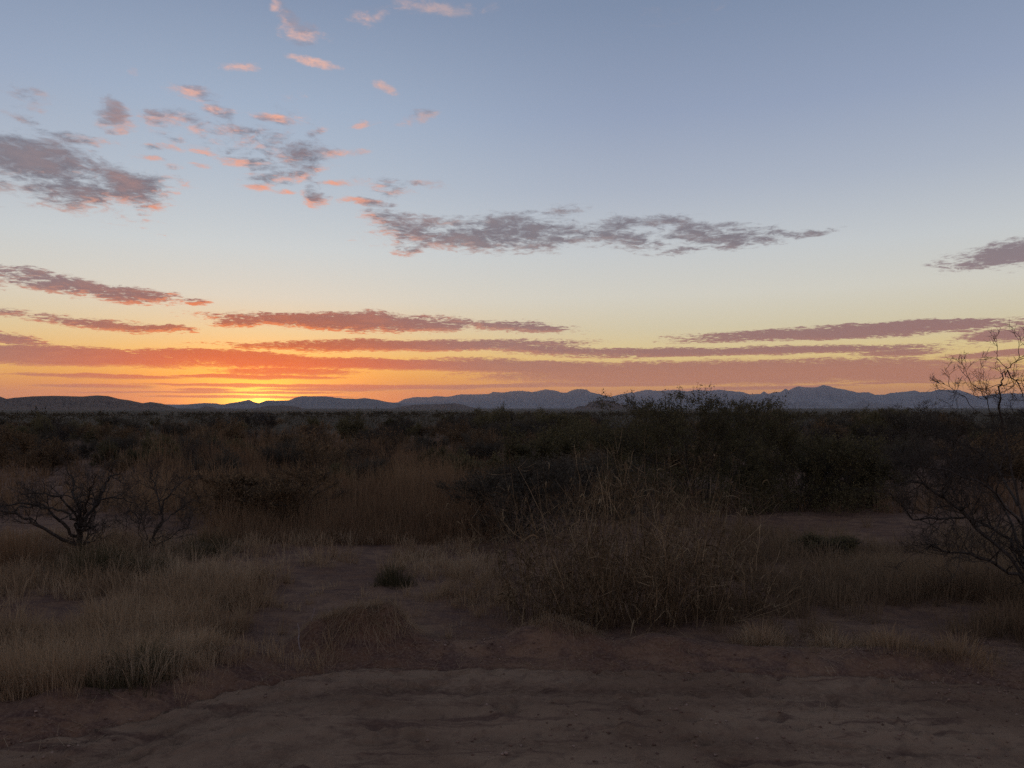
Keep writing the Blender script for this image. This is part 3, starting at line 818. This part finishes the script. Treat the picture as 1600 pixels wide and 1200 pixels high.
Y = 8.7
x0, y0 = ground_at(130, 868)
bare_tree('mesquite_tree', (x0, y0, z_at(x0, y0) - .03), [
    ([at(130, 872, Y), at(128, 840, Y), at(126, 806, Y - .05)], .085),
    ([at(122, 850, Y), at(70, 830, Y - .3), at(36, 806, Y - .4), at(-8, 796, Y - .5), at(-50, 800, Y - .5)], .038),
    ([at(120, 838, Y), at(92, 812, Y - .1), at(66, 790, Y - .2), at(20, 788, Y - .1), at(-30, 804, Y)], .036),
    ([at(124, 815, Y), at(98, 800, Y + .2), at(66, 792, Y + .4), at(30, 792, Y + .5), at(2, 810, Y + .4)], .030),
    ([at(126, 810, Y), at(118, 780, Y + .1), at(112, 752, Y + .2), at(104, 728, Y + .2)], .034),
    ([at(128, 812, Y), at(148, 795, Y + .1), at(158, 770, Y + .2), at(172, 748, Y + .3), at(188, 738, Y + .3)], .036),
    ([at(150, 792, Y + .1), at(164, 779, Y - .2), at(190, 778, Y - .3), at(208, 786, Y - .3)], .022),
    ([at(122, 812, Y), at(96, 780, Y - .3), at(60, 772, Y - .5), at(30, 768, Y - .5)], .026),
    ([at(130, 805, Y), at(140, 770, Y - .4), at(150, 744, Y - .6)], .026),
], 500, 'gnarled bare mesquite with a thick trunk and dark limbs spreading to the left edge', n_twigs=14, twig=.34, slim=.6)
Y = 9.0
x0, y0 = ground_at(230, 864)
bare_tree('mesquite_tree', (x0, y0, z_at(x0, y0) - .03), [
    ([at(230, 866, Y), at(238, 846, Y), at(248, 820, Y), at(254, 796, Y)], .034),
    ([at(254, 800, Y), at(262, 776, Y), at(280, 756, Y + .1), at(298, 742, Y + .2)], .022),
    ([at(252, 802, Y), at(246, 776, Y + .1), at(240, 752, Y + .2), at(236, 736, Y + .2)], .020),
    ([at(236, 852, Y), at(262, 842, Y - .2), at(282, 828, Y - .3), at(300, 822, Y - .3)], .014),
    ([at(246, 826, Y), at(268, 806, Y + .2), at(286, 790, Y + .3), at(304, 780, Y + .3)], .016),
    ([at(228, 862, Y), at(218, 834, Y + .2), at(220, 800, Y + .3), at(206, 780, Y + .4)], .018),
    ([at(222, 812, Y + .2), at(200, 796, Y + .1), at(198, 822, Y), at(194, 845, Y)], .012),
], 520, 'slender bare mesquite leaning right, beside the gnarled one', n_twigs=13, twig=.32, slim=.6)
Y = 6.2
bx, by = 4.22, 6.2
bare_tree('mesquite_tree', (bx, by, z_at(bx, by) - .03), [
    ([(bx, by, 0.0), (bx - .02, by, .18), (bx - .05, by, .40), (bx - .02, by + .05, .62)], .055),
    ([at(1606, 905, Y), at(1545, 838, Y - .1), at(1490, 790, Y - .15), at(1435, 756, Y - .2), at(1396, 757, Y - .2)], .026),
    ([at(1606, 912, Y), at(1560, 884, Y - .2), at(1500, 862, Y - .3), at(1448, 856, Y - .4)], .022),
    ([at(1600, 880, Y), at(1560, 830, Y + .3), at(1500, 806, Y + .3), at(1440, 812, Y + .2), at(1408, 790, Y + .1)], .022),
    ([at(1602, 860, Y), at(1586, 760, Y), at(1572, 690, Y), at(1563, 620, Y - .1), at(1566, 590, Y - .1), at(1574, 580, Y - .1)], .018, 8),
    ([at(1574, 700, Y), at(1552, 660, Y), at(1540, 622, Y), at(1518, 598, Y), at(1496, 570, Y)], .008, 6),
    ([at(1574, 576, Y - .1), at(1560, 560, Y - .1), at(1553, 548, Y - .1)], .005, 2),
    ([at(1574, 576, Y - .1), at(1592, 560, Y - .2), at(1610, 548, Y - .2)], .006, 2),
    ([at(1574, 578, Y - .1), at(1590, 606, Y), at(1605, 640, Y)], .008, 7),
    ([at(1590, 790, Y), at(1545, 720, Y + .4), at(1500, 690, Y + .5), at(1450, 680, Y + .6)], .018),
    ([at(1596, 820, Y), at(1540, 760, Y - .4), at(1480, 738, Y - .5), at(1430, 726, Y - .6)], .018),
    ([at(1562, 650, Y), at(1532, 646, Y - .1), at(1500, 616, Y - .2), at(1470, 598, Y - .2)], .006, 6),
    ([at(1604, 850, Y), at(1612, 740, Y + .2), at(1604, 660, Y + .3), at(1590, 640, Y + .3)], .02, 8),
    ([at(1606, 840, Y), at(1640, 740, Y - .2), at(1660, 660, Y - .2), at(1655, 620, Y - .2)], .02, 8),
    ([at(1604, 900, Y), at(1570, 800, Y + .6), at(1530, 740, Y + .8), at(1500, 720, Y + 1.)], .02),
], 540, 'bare mesquite at the right edge, its thin twigs crossing the mountains and sunset', n_twigs=28, twig=.38, levels=2, kids=5, leaves=0, slim=.72)

# ------------------------------------------------------------------ tall dry weeds behind the berm
def weed_clump(seed, px, py, n, h, wide, label, bent=0.30, leafs=7):
    x, y = ground_at(px, py)
    g = np.random.default_rng(seed)
    o = empty('dry_weed', (x, y, z_at(x, y)), label, 'weeds', 'dry weed thicket behind the berm')
    A, B, RA, RB, LV, LQ = [], [], [], [], [], []
    nv = 0
    for i in range(n):
        a = g.uniform(0, 2 * math.pi); rr = wide * math.sqrt(g.random())
        p = np.array([rr * math.cos(a), rr * math.sin(a) * .8, -0.01])
        d = norm(np.array([g.normal(0, bent), g.normal(0, bent), 1.0]))
        hh = h * g.uniform(.5, 1.2); ns = 7; r0 = g.uniform(.0018, .0044)
        if g.random() < 0.10: d = norm(np.array([g.normal(0, 1.0), g.normal(0, 1.0), .55]))
        path = [p]
        for k in range(ns):
            d = norm(d + g.normal(0, .09, 3) + np.array([0, 0, .02]))
            path.append(path[-1] + d * hh / ns)
            A.append(path[-2]); B.append(path[-1]); RA.append(r0 * (1 - .1 * k)); RB.append(r0 * (1 - .1 * (k + 1)))
        path = np.array(path)
        for k in range(3):                           # thin side shoots
            j = int(g.integers(2, ns)); q = path[j]; e = norm(path[j + 1 if j < ns else j] - path[j - 1] + g.normal(0, .75, 3))
            for t_ in range(3):
                q2 = q + e * g.uniform(.04, .11); A.append(q); B.append(q2); RA.append(r0 * .5); RB.append(r0 * .3); q = q2; e = norm(e + g.normal(0, .25, 3) + np.array([0, 0, .12]))
        for k in range(leafs):                       # long curled dry leaves hanging off the stalk
            f = g.uniform(.12, 1.0) * ns; j = min(int(f), ns - 1)
            q = path[j] + (path[j + 1] - path[j]) * (f - j)
            az = g.uniform(0, 2 * math.pi); out = np.array([math.cos(az), math.sin(az), 0])
            L = g.uniform(.07, .26); w = g.uniform(.0014, .0052); sd = np.array([-out[1], out[0], g.normal(0, .4)])
            pts = [q]; e = norm(out + np.array([0, 0, g.uniform(.3, 1.6)]))
            for s in range(4):
                pts.append(pts[-1] + e * L / 4); e = norm(e + np.array([0, 0, -g.uniform(.25, .8)]) + g.normal(0, .15, 3))
            ws = [w * .6, w, w * .9, w * .6, w * .1]
            for s in range(5): LV.append(pts[s] - sd * ws[s]); LV.append(pts[s] + sd * ws[s])
            for s in range(4): LQ.append((nv + 2 * s, nv + 2 * s + 1, nv + 2 * s + 3, nv + 2 * s + 2))
            nv += 10
    v, f = tubes(A, B, RA, RB, 3)
    add('stalks', make_mesh('weed_stalks', v, [f]), M_STALK, o, kind='stuff')
    add('leaves', make_mesh('weed_leaves', np.array(LV), [np.array(LQ)]), M_WEED, o, kind='stuff')
    m_ = n * 3                                       # fine dead grass standing in the clump
    a = g.uniform(0, 2 * math.pi, m_); rr = wide * 1.15 * np.sqrt(g.random(m_))
    pp = np.stack([rr * np.cos(a), rr * np.sin(a) * .8, np.full(m_, -.01)], -1)
    add('grass', blade_mesh('weed_grass', pp, h * .42 * g.uniform(.25, 1.4, m_), .0015 * g.uniform(.6, 1.6, m_), g, .75), M_WEED, o, kind='stuff')

for args in [
    (601, 850, 968, 52, 0.72, .36, 'reddish dry weeds at the left end of the thicket, behind the dirt mound'),
    (602, 925, 972, 64, 1.00, .34, 'tangled tall dry weeds next to the left end of the thicket'),
    (603, 1000, 972, 70, 1.22, .34, 'tallest dry weeds in the middle of the thicket behind the berm'),
    (604, 1075, 968, 56, 0.92, .34, 'dry weeds with bent stalks at the front right of the thicket'),
    (605, 1135, 950, 34, 0.70, .30, 'thin reddish dry weeds at the right end of the thicket'),
    (606, 885, 918, 50, 1.15, .40, 'dry weeds in the back row of the thicket, behind its left end'),
    (607, 965, 912, 60, 1.32, .42, 'dry weeds in the back row of the thicket, at its middle'),
    (608, 1050, 905, 56, 1.12, .42, 'dry weeds in the back row of the thicket, right of its middle'),
    (609, 1120, 890, 34, 1.00, .36, 'dry weeds at the far right of the back row, with a pale seed head'),
    (610, 800, 900, 16, 0.55, .26, 'short sparse weeds left of the thicket beside the trail'),
    (611, 750, 860, 12, 0.62, .30, 'few upright stalks in front of the twiggy grey bush'),
]: weed_clump(*args)

# ------------------------------------------------------------------ tufts and single grass clumps one can pick out
def tuft(name, px, py, n, h, wide, mat, label, cat='grass', lean=.7, seed=0, blade=.0017, group=None):
    x, y = ground_at(px, py); g = np.random.default_rng(700 + seed)
    o_ = np.array([x, y, z_at(x, y)])
    a = g.uniform(0, 2 * math.pi, n); r = wide * g.random(n) ** .7 * .55 * (1 + .45 * np.sin(a * 2 + seed) * np.sin(a * 3 + 2 * seed))
    p = np.stack([r * np.cos(a), r * np.sin(a), np.zeros(n)], -1)
    p[:, 2] = land(p[:, 0] + x, p[:, 1] + y) - o_[2] - .005
    ld = np.stack([np.cos(a), np.sin(a), np.zeros(n)], -1) * .8 + g.normal(0, .45, (n, 3)) * np.array([1, 1, 0])
    add(name, blade_mesh(name, p, h * (1.15 - .75 * r / (wide * .55)) * g.uniform(.35, 1.25, n), np.full(n, blade) * g.uniform(.6, 1.3, n), g, lean, ld), mat, label=label, cat=cat, group=group, loc=tuple(o_))

tuft('grass_tuft', 614, 912, 700, .26, .34, M_TUFT, 'small dark green tuft alone on the pale grass by the trail', seed=1)
tuft('grass_tuft', 205, 1088, 1100, .26, .50, M_TUFT, 'dark tangled tuft at the edge of the road in the lower left corner', seed=2, lean=1.0)
tuft('grass_tuft', 110, 1100, 900, .28, .5, M_STRAW, 'loose brown tuft next to the dark one in the lower left corner', seed=3)
tuft('grass_tuft', 352, 992, 500, .20, .26, M_STRAW, 'rounded pale tuft at the top of the dirt bank', seed=4)
tuft('grass_tuft', 1190, 1012, 700, .22, .36, M_STRAW, 'pale grass tuft where the berm ends', seed=5, lean=.9)
tuft('grass_tuft', 1300, 1018, 600, .17, .34, M_STRAW, 'low pale tuft by the road, second from the end of the berm', seed=6, lean=.9)
tuft('grass_tuft', 1390, 1030, 800, .19, .46, M_STRAW, 'wide pale tuft by the road in front of the brown grass', seed=7, lean=.9)
tuft('grass_tuft', 1500, 1040, 600, .20, .40, M_STRAW, 'loose tuft by the road close to the right edge mesquite', seed=8, lean=1.0)
tuft('grass_tuft', 1575, 985, 800, .32, .5, M_MIDGRASS, 'dense brown tuft under the right edge mesquite', seed=9, lean=.9)
tuft('grass_tuft', 150, 900, 1500, .40, .85, M_TUFT, 'dark shaded clump at the foot of the gnarled mesquite', seed=10)
tuft('grass_tuft', 235, 900, 1000, .30, .6, M_TUFT, 'dark shaded clump at the foot of the slender mesquite', seed=11)
tuft('grass_tuft', 30, 888, 900, .52, .6, M_TALL, 'upright orange brown grass clump at the left edge', seed=12, lean=.35)

tuft('grass_tuft', 88, 872, 900, .46, .7, M_MIDGRASS, 'ragged brown clump left of the gnarled mesquite trunk', seed=13, lean=.8)
tuft('grass_tuft', 186, 872, 900, .50, .6, M_MIDGRASS, 'ragged brown clump between the two bare mesquites', seed=14, lean=.8)
tuft('grass_tuft', 318, 868, 900, .36, .8, M_TUFT, 'dark low clump right of the slender mesquite', seed=15, lean=.9)

def mat_of_grass(mx, my, n, rad, L, label, seed):
    """dry grass lying over a mound, combed down its sides"""
    g = np.random.default_rng(800 + seed)
    a = g.uniform(0, 2 * math.pi, n); r = rad * np.sqrt(g.random(n))
    x = mx + r * np.cos(a) * 1.25; y = my + r * np.sin(a)
    o_ = np.array([mx, my, z_at(mx, my)])
    ln = L * g.uniform(.15, 1.1, n) ** 1.5; turn = g.normal(0, .7, n)
    az = np.where(g.random(n) < .45, g.uniform(0, 6.28, n), a + g.normal(0, .9, n))
    P = []
    for f in (0, .5, 1.0):
        xx = x + np.cos(az + turn * f) * ln * f; yy = y + np.sin(az + turn * f) * ln * f
        zz = land(xx, yy) + (.008 + .06 * g.random(n) ** 2) * (1 if f else .0) * (1 if f < 1 else .6)
        P.append(np.stack([xx, yy, zz], -1) - o_)
    s = np.stack([-np.sin(az), np.cos(az), np.zeros(n)], -1) * .0014
    V = np.stack([P[0] - s, P[0] + s, P[1] + s, P[1] - s, P[2]], 1).reshape(-1, 3)
    k = np.arange(n)[:, None] * 5
    add('matted_grass', make_mesh('matted_grass', V, [k + np.array([[0, 1, 2, 3]]), k + np.array([[3, 2, 4]])]), M_STRAW, label=label, cat='grass', loc=tuple(o_))
mat_of_grass(-1.06, 5.52, 1900, .30, .34, 'pale matted grass draped over the highest dirt mound', 1)
mat_of_grass(0.37, 5.44, 1500, .20, .12, 'short matted grass capping the mound before the weed thicket', 2)

# two weathered sticks standing out of the bank
def stick(pts, r, label, seed):
    w = Wood(seed); b = np.array(pts[0]); w.limb([np.array(p) - b for p in pts], r, r * .5)
    add('stick', w.mesh('stick', 5), M_STICK, label=label, cat='stick', loc=tuple(b))
sx, sy = ground_at(470, 1034)
stick([(sx, sy, z_at(sx, sy) - .01), (sx - .02, sy + .02, z_at(sx, sy) + .07), (sx - .035, sy + .04, z_at(sx, sy) + .17)], .006, 'pale thin stick standing up from the dirt bank beside the matted mound', 91)
stick([(sx + .03, sy + .2, z_at(sx + .03, sy + .2) - .01), (sx + .03, sy + .21, z_at(sx + .03, sy + .2) + .05), (sx + .035, sy + .22, z_at(sx + .03, sy + .2) + .09)], .003, 'short pale twig just behind the thin stick on the bank', 92)

# ------------------------------------------------------------------ grass nobody could count
def scatter(n, x0, x1, y0, y1, g, keep=None, far_flat=0.0):
    """places spread over a stretch of ground, thinning out with distance"""
    out = []
    while sum(map(len, out)) < n:
        u = g.uniform(x0, x1, n); v = y0 + (y1 - y0) * g.random(n) ** (1 + far_flat)
        dx = (u - 800) / F_PX; cy = (600 - v) / F_PX
        dyv = math.cos(PITCH) - cy * math.sin(PITCH); dz = math.sin(PITCH) + cy * math.cos(PITCH)
        t = -CAM_H / dz; X, Yv = dx * t, dyv * t
        m = np.ones(n, bool)
        if keep is not None: m &= g.random(n) < keep(u, v, X, Yv)
        m &= Yv > road_edge(X) + .05
        out.append(np.stack([X[m], Yv[m]], -1))
    P = np.concatenate(out)[:n]
    return np.column_stack([P, land(P[:, 0], P[:, 1]) - .005])

def bare_spots(u, v):
    b = np.zeros_like(u)
    for cx, cy_, sx_, sy_ in [(700, 888, 60, 9), (620, 925, 70, 6), (470, 965, 60, 8), (400, 1035, 70, 30), (1300, 815, 110, 18), (1250, 845, 90, 16), (860, 990, 220, 16), (560, 1020, 110, 24), (1000, 1010, 200, 22), (440, 930, 40, 5)]:
        b = np.maximum(b, np.exp(-((u - cx) / sx_) ** 2 - ((v - cy_) / sy_) ** 2))
    return b

def bunches(name, obj, mat, label, n, per, region, keep, height, g, rad=.05, blade=.0016, lean=.75, far=6.0, mult=1.0):
    """bunch grass: blades fan out of many small crowns of different size"""
    C = scatter(n // per, *region, g, keep)
    m = len(C); cs = g.uniform(.45, 1.35, m) * height(C[:, 0], C[:, 1])
    idx = np.repeat(np.arange(m), per)
    a = g.uniform(0, 2 * math.pi, m * per); r = np.abs(g.normal(0, rad, m * per)) * g.uniform(.5, 1.5, m)[idx]
    sc = np.clip(C[idx, 1] / far, .8, 4)
    x = C[idx, 0] + np.cos(a) * r * sc ** .5; y = C[idx, 1] + np.sin(a) * r * sc ** .5
    ok = y > road_edge(x) - .02
    P = np.stack([x, y, land(x, y) - .004], -1)[ok]; idx, a, sc = idx[ok], a[ok], sc[ok]
    k = len(P)
    wind = g.normal(0, .35, (m, 2))[idx]
    ld = np.stack([np.cos(a) * .8 + wind[:, 0], np.sin(a) * .8 + wind[:, 1], np.zeros(k)], -1) + g.normal(0, .3, (k, 3)) * np.array([1, 1, 0])
    add(obj, blade_mesh(name, P, cs[idx] * g.uniform(.3, 1.25, k), blade * g.uniform(.6, 1.5, k) * sc * mult, g, lean, ld), mat, kind='stuff', label=label, cat='grass')

g = np.random.default_rng(31)
keep = lambda u, v, X, Yv: np.clip(1.05 - .75 * bare_spots(u, v), 0, 1) * np.clip(.58 + 1.7 * fbm(X * 1.1, Yv * 1.1, 3, 61), .03, 1)
bunches('dry_grass', 'dry_grass', M_STRAW, 'short pale dry grass covering the ground by the trail', 76000, 26, (-120, 860, 832, 1130),
        lambda u, v, X, Yv: keep(u, v, X, Yv) * np.clip((840 - u + 60 * fbm(X * 2, Yv * 2, 2, 70)) / 130, 0, 1) * np.clip((Yv - road_edge(X)) / .6 + .6 * fbm(X * 3, Yv * 3, 2, 72), .0, 1),
        lambda X, Yv: (.10 + .12 * np.clip(.45 + fbm(X * .7, Yv * .7, 3, 62), 0, 1.3)) * np.where(X < -1.9, 1.25, 1.0), g, rad=.042, lean=.85)
bunches('brown_grass', 'dry_grass', M_MIDGRASS, 'brown dry grass below the bare right edge mesquite', 40000, 26, (1010, 1720, 812, 1055),
        lambda u, v, X, Yv: keep(u, v, X, Yv) * np.clip((u - 1060 + 80 * fbm(X * 2, Yv * 2, 2, 69)) / 160, 0, 1) * np.clip(.45 + 1.6 * fbm(X * .7, Yv * .7, 2, 75), .03, 1),
        lambda X, Yv: (.12 + .26 * np.clip(.40 + fbm(X * .7, Yv * .7, 3, 63), 0, 1.2)) * np.clip((Yv - 4.6) / 1.2, .4, 1), g)
bunches('tall_grass', 'tall_grass', M_TALL, 'tall reddish brown grass standing behind the pale grass', 46000, 20, (200, 800, 700, 848),
        lambda u, v, X, Yv: np.clip(.55 + 1.5 * fbm(X * .4, Yv * .4, 3, 64), .03, 1) * np.clip((u - 200) / 120, 0, 1) * np.clip((800 - u) / 90, 0, 1),
        lambda X, Yv: np.clip(.70 + .5 * fbm(X * .35, Yv * .35, 3, 65), .25, 1.1) * np.clip((Yv - 8.8) / 2.4, .35, 1.0), g, rad=.07, blade=.0022, lean=.42, far=10)
bunches('range_grass', 'tall_grass', M_TALL, 'dry grass filling the gaps between the scattered bushes', 40000, 16, (-160, 1760, 668, 800),
        lambda u, v, X, Yv: np.clip(.5 + 1.4 * fbm(X * .16, Yv * .16, 3, 66), .03, 1) * np.clip(1 - 1.3 * bare_spots(u, v), 0, 1),
        lambda X, Yv: np.clip(.44 + .45 * fbm(X * .2, Yv * .2, 3, 67), .16, .95), g, rad=.08, blade=.0030, lean=.5, far=12)

# ------------------------------------------------------------------ bushes scattered over the flat
rb = np.random.default_rng(77)
spots = []
named = [ground_at(*p) for p in [(1095, 792), (1245, 796), (985, 766), (1325, 786), (800, 832), (908, 800), (450, 822), (372, 812), (1392, 694), (862, 694), (20, 730), (598, 742)]]
KINDS = [('green', GREEN, M_GREEN), ('brown', BROWN, M_BROWNLEAF), ('grey', GREY, M_GREYLEAF), ('bare', BARE, M_BARK)]
tries = 0
while len(spots) < 288 and tries < 60000:
    tries += 1
    v = 664 + 106 * rb.random() ** 1.15; u = rb.uniform(-60, 1660)
    if v > 742 and u < 300: continue
    x, y = ground_at(u, v)
    if y > 78: continue
    size = rb.uniform(.65, 1.25) if u < 700 else rb.uniform(.8, 1.45)
    if rb.random() < .12: size *= 1.38
    if y < 30: size *= .80
    if any((x - a) ** 2 + (y - b) ** 2 < 1.7 for a, b in named): continue
    if any((x - a) ** 2 + (y - b) ** 2 < (.75 * (size + s)) ** 2 * .8 for a, b, s, k_ in spots): continue
    spots.append((x, y, size, rb.choice(4, p=[.27, .46, .15, .12])))
LOOK = {'green': 'olive green', 'brown': 'brown leaved', 'grey': 'greyish', 'bare': 'leafless twiggy'}
MARKS = [(150, 'the long dark hill'), (330, 'the dark hill end'), (470, 'the sunset'), (610, 'the foothills'), (760, 'the low dark hill'),
         (895, 'the twin domed mountains'), (1020, 'the small rocky knoll'), (1180, 'the level blue ridge'), (1300, 'the highest peak'), (1460, 'the mountain saddle'), (9999, 'the last ridge')]
made = {}
for x, y, size, k_ in spots:
    nm, meshes, mt = KINDS[k_]
    m = meshes[rb.integers(len(meshes))]
    row = 'nearest' if y < 20 else 'nearer' if y < 28 else 'middle' if y < 42 else 'far' if y < 58 else 'farthest'
    big = 'low' if size < .8 else 'mid-sized' if size < 1.1 else 'large' if size < 1.35 else 'tall'
    under = next(w for lim, w in MARKS if 800 + x / y * F_PX < lim)
    o = bush('scrub_bush', m, mt, (x, y, z_at(x, y) - .03), (size * rb.uniform(1.0, 1.35), size * rb.uniform(1.0, 1.35), size * rb.uniform(.92, 1.1)),
         f'{big} {LOOK[nm]} bush, {row} row of scrub below {under}', 'bush', f'{LOOK[nm]} bushes scattered over the flat', rb.uniform(0, 6.28))
    made.setdefault(o['label'], []).append(o)

for lab, same in made.items():          # tell look-alikes of one row apart by their order
    same.sort(key=lambda o: o.location.x / o.location.y)
    words = {2: ['left one', 'right one'], 3: ['left one', 'middle one', 'right one']}.get(len(same), ['first from left', 'second from left', 'third from left', 'fourth from left', 'fifth from left', 'sixth from left', 'seventh from left', 'eighth from left'])
    if len(same) > 1:
        for o, w in zip(same, words): o['label'] = lab + ', ' + w

# far scrub that reads as one mass
def far_scrub(n, seed, r0, r1, quads):
    g = np.random.default_rng(seed)
    a = np.radians(g.uniform(-50, 50, n)); r = r0 * (r1 / r0) ** g.random(n)
    x, y = r * np.sin(a), r * np.cos(a); z = land(x, y)
    s = .86 * g.uniform(.55, 1.5, n) * np.clip(1 + .25 * fbm(x * .02, y * .02, 2, 68), .6, 1.5)
    tall = g.random(n) < .06; s = np.where(tall, s * 1.35, s)
    th = g.uniform(0, 2 * math.pi, (n, quads)); ph = g.random((n, quads)); rr = g.random((n, quads)) ** .45
    rx = s[:, None] * 1.0 * rr * np.cos(th) * np.sqrt(1 - ph ** 2 * .8); ry = s[:, None] * rr * np.sin(th) * np.sqrt(1 - ph ** 2 * .8)
    rz = s[:, None] * (.05 + 1.0 * ph * rr * (1 + .15 * g.normal(0, 1, (n, quads))))
    C = np.stack([x[:, None] + rx, y[:, None] + ry, z[:, None] + np.abs(rz)], -1).reshape(-1, 3)
    N = len(C); k = (np.repeat(s, quads) * g.uniform(.07, .17, N))[:, None] * np.clip(np.repeat(r, quads) / 140, .7, 2.2)[:, None]
    u = norm(g.normal(0, 1, (N, 3)) + np.array([0, 0, .8])); w = norm(np.cross(u, g.normal(0, 1, (N, 3))))
    V = np.stack([C - u * k * .8, C + w * k * .4, C + u * k * .8, C - w * k * .4], 1).reshape(-1, 3)
    return make_mesh('distant_scrub', V, [np.arange(N * 4).reshape(-1, 4)])
M_FARSCRUB = material('far_scrub_leaves', patchy([(0, rgb(.050, .037, .020)), (.5, rgb(.075, .054, .028)), (1, rgb(.10, .07, .037))], 0.05), 0.9)
add('distant_scrub', far_scrub(2600, 91, 66, 420, 44), M_FARSCRUB, kind='stuff', label='dark scrub stretching away to the foot of the hills', cat='scrub')

# ------------------------------------------------------------------ clods, pebbles and straw litter lying on the dirt
def clods(n, seed):
    g = np.random.default_rng(seed)
    x = g.uniform(-3.4, 3.8, n); y = 3.2 + 2.4 * g.random(n)
    d = y - road_edge(x)
    keepm = g.random(n) < np.where(d > -.25, .95, .35) * np.clip(.4 + 1.5 * fbm(x * 1.5, y * 1.5, 2, 81), .05, 1)
    x, y, d = x[keepm], y[keepm], d[keepm]; n = len(x)
    z = np.where(d < 0, road_height(x, y) + .006, land(x, y))
    s = .0025 + .010 * g.random(n) ** 4
    base = np.array([[1, 0, 0], [-1, 0, 0], [0, 1, 0], [0, -1, 0], [0, 0, 1], [0, 0, -1]], float)
    V = base[None] * (s[:, None, None] * g.uniform(.6, 1.3, (n, 6, 1))) * np.array([1, 1, .7]) + g.normal(0, .15, (n, 6, 3)) * s[:, None, None]
    V = V + np.stack([x, y, z + s * .25], -1)[:, None]
    F = np.array([[0, 2, 4], [2, 1, 4], [1, 3, 4], [3, 0, 4], [2, 0, 5], [1, 2, 5], [3, 1, 5], [0, 3, 5]])
    return make_mesh('pebbles', V.reshape(-1, 3), [(np.arange(n)[:, None, None] * 6 + F[None]).reshape(-1, 3)])
M_CLOD = material('dirt_clods', leafy([(0, rgb(.10, .055, .04)), (.6, rgb(.22, .13, .09)), (1, rgb(.36, .24, .18))], 0.0))
add('pebbles', clods(17000, 95), M_CLOD, kind='stuff', label='small clods and pebbles strewn over the dirt', cat='pebbles')

def litter(n, seed):
    g = np.random.default_rng(seed)
    x = g.uniform(-3.6, 4.2, n); y = 3.6 + 3.4 * g.random(n); d = y - road_edge(x)
    keepm = g.random(n) < np.where(d > 0, 1, np.exp(d / .22)) * np.clip(.5 + 1.4 * fbm(x * 1.2, y * 1.2, 2, 82), .05, 1)
    x, y, d = x[keepm], y[keepm], d[keepm]; n = len(x)
    a = g.uniform(0, 6.28, n); L = g.uniform(.02, .11, n); h = lambda x_, y_: np.where(y_ < road_edge(x_), road_height(x_, y_) + .006, land(x_, y_))
    x2, y2 = x + np.cos(a) * L, y + np.sin(a) * L
    s = np.stack([-np.sin(a), np.cos(a), np.zeros(n)], -1) * .0013
    p, q = np.stack([x, y, h(x, y) + .004], -1), np.stack([x2, y2, np.clip(h(x2, y2), h(x, y) - .02, h(x, y) + .02) + .003 + .005 * g.random(n)], -1)
    V = np.stack([p - s, p + s, q + s, q - s], 1).reshape(-1, 3)
    return make_mesh('litter', V, [np.arange(n * 4).reshape(-1, 4)])
add('litter', litter(14000, 96), M_STRAW, kind='stuff', label='broken straw lying on the dirt along the road edge', cat='litter')
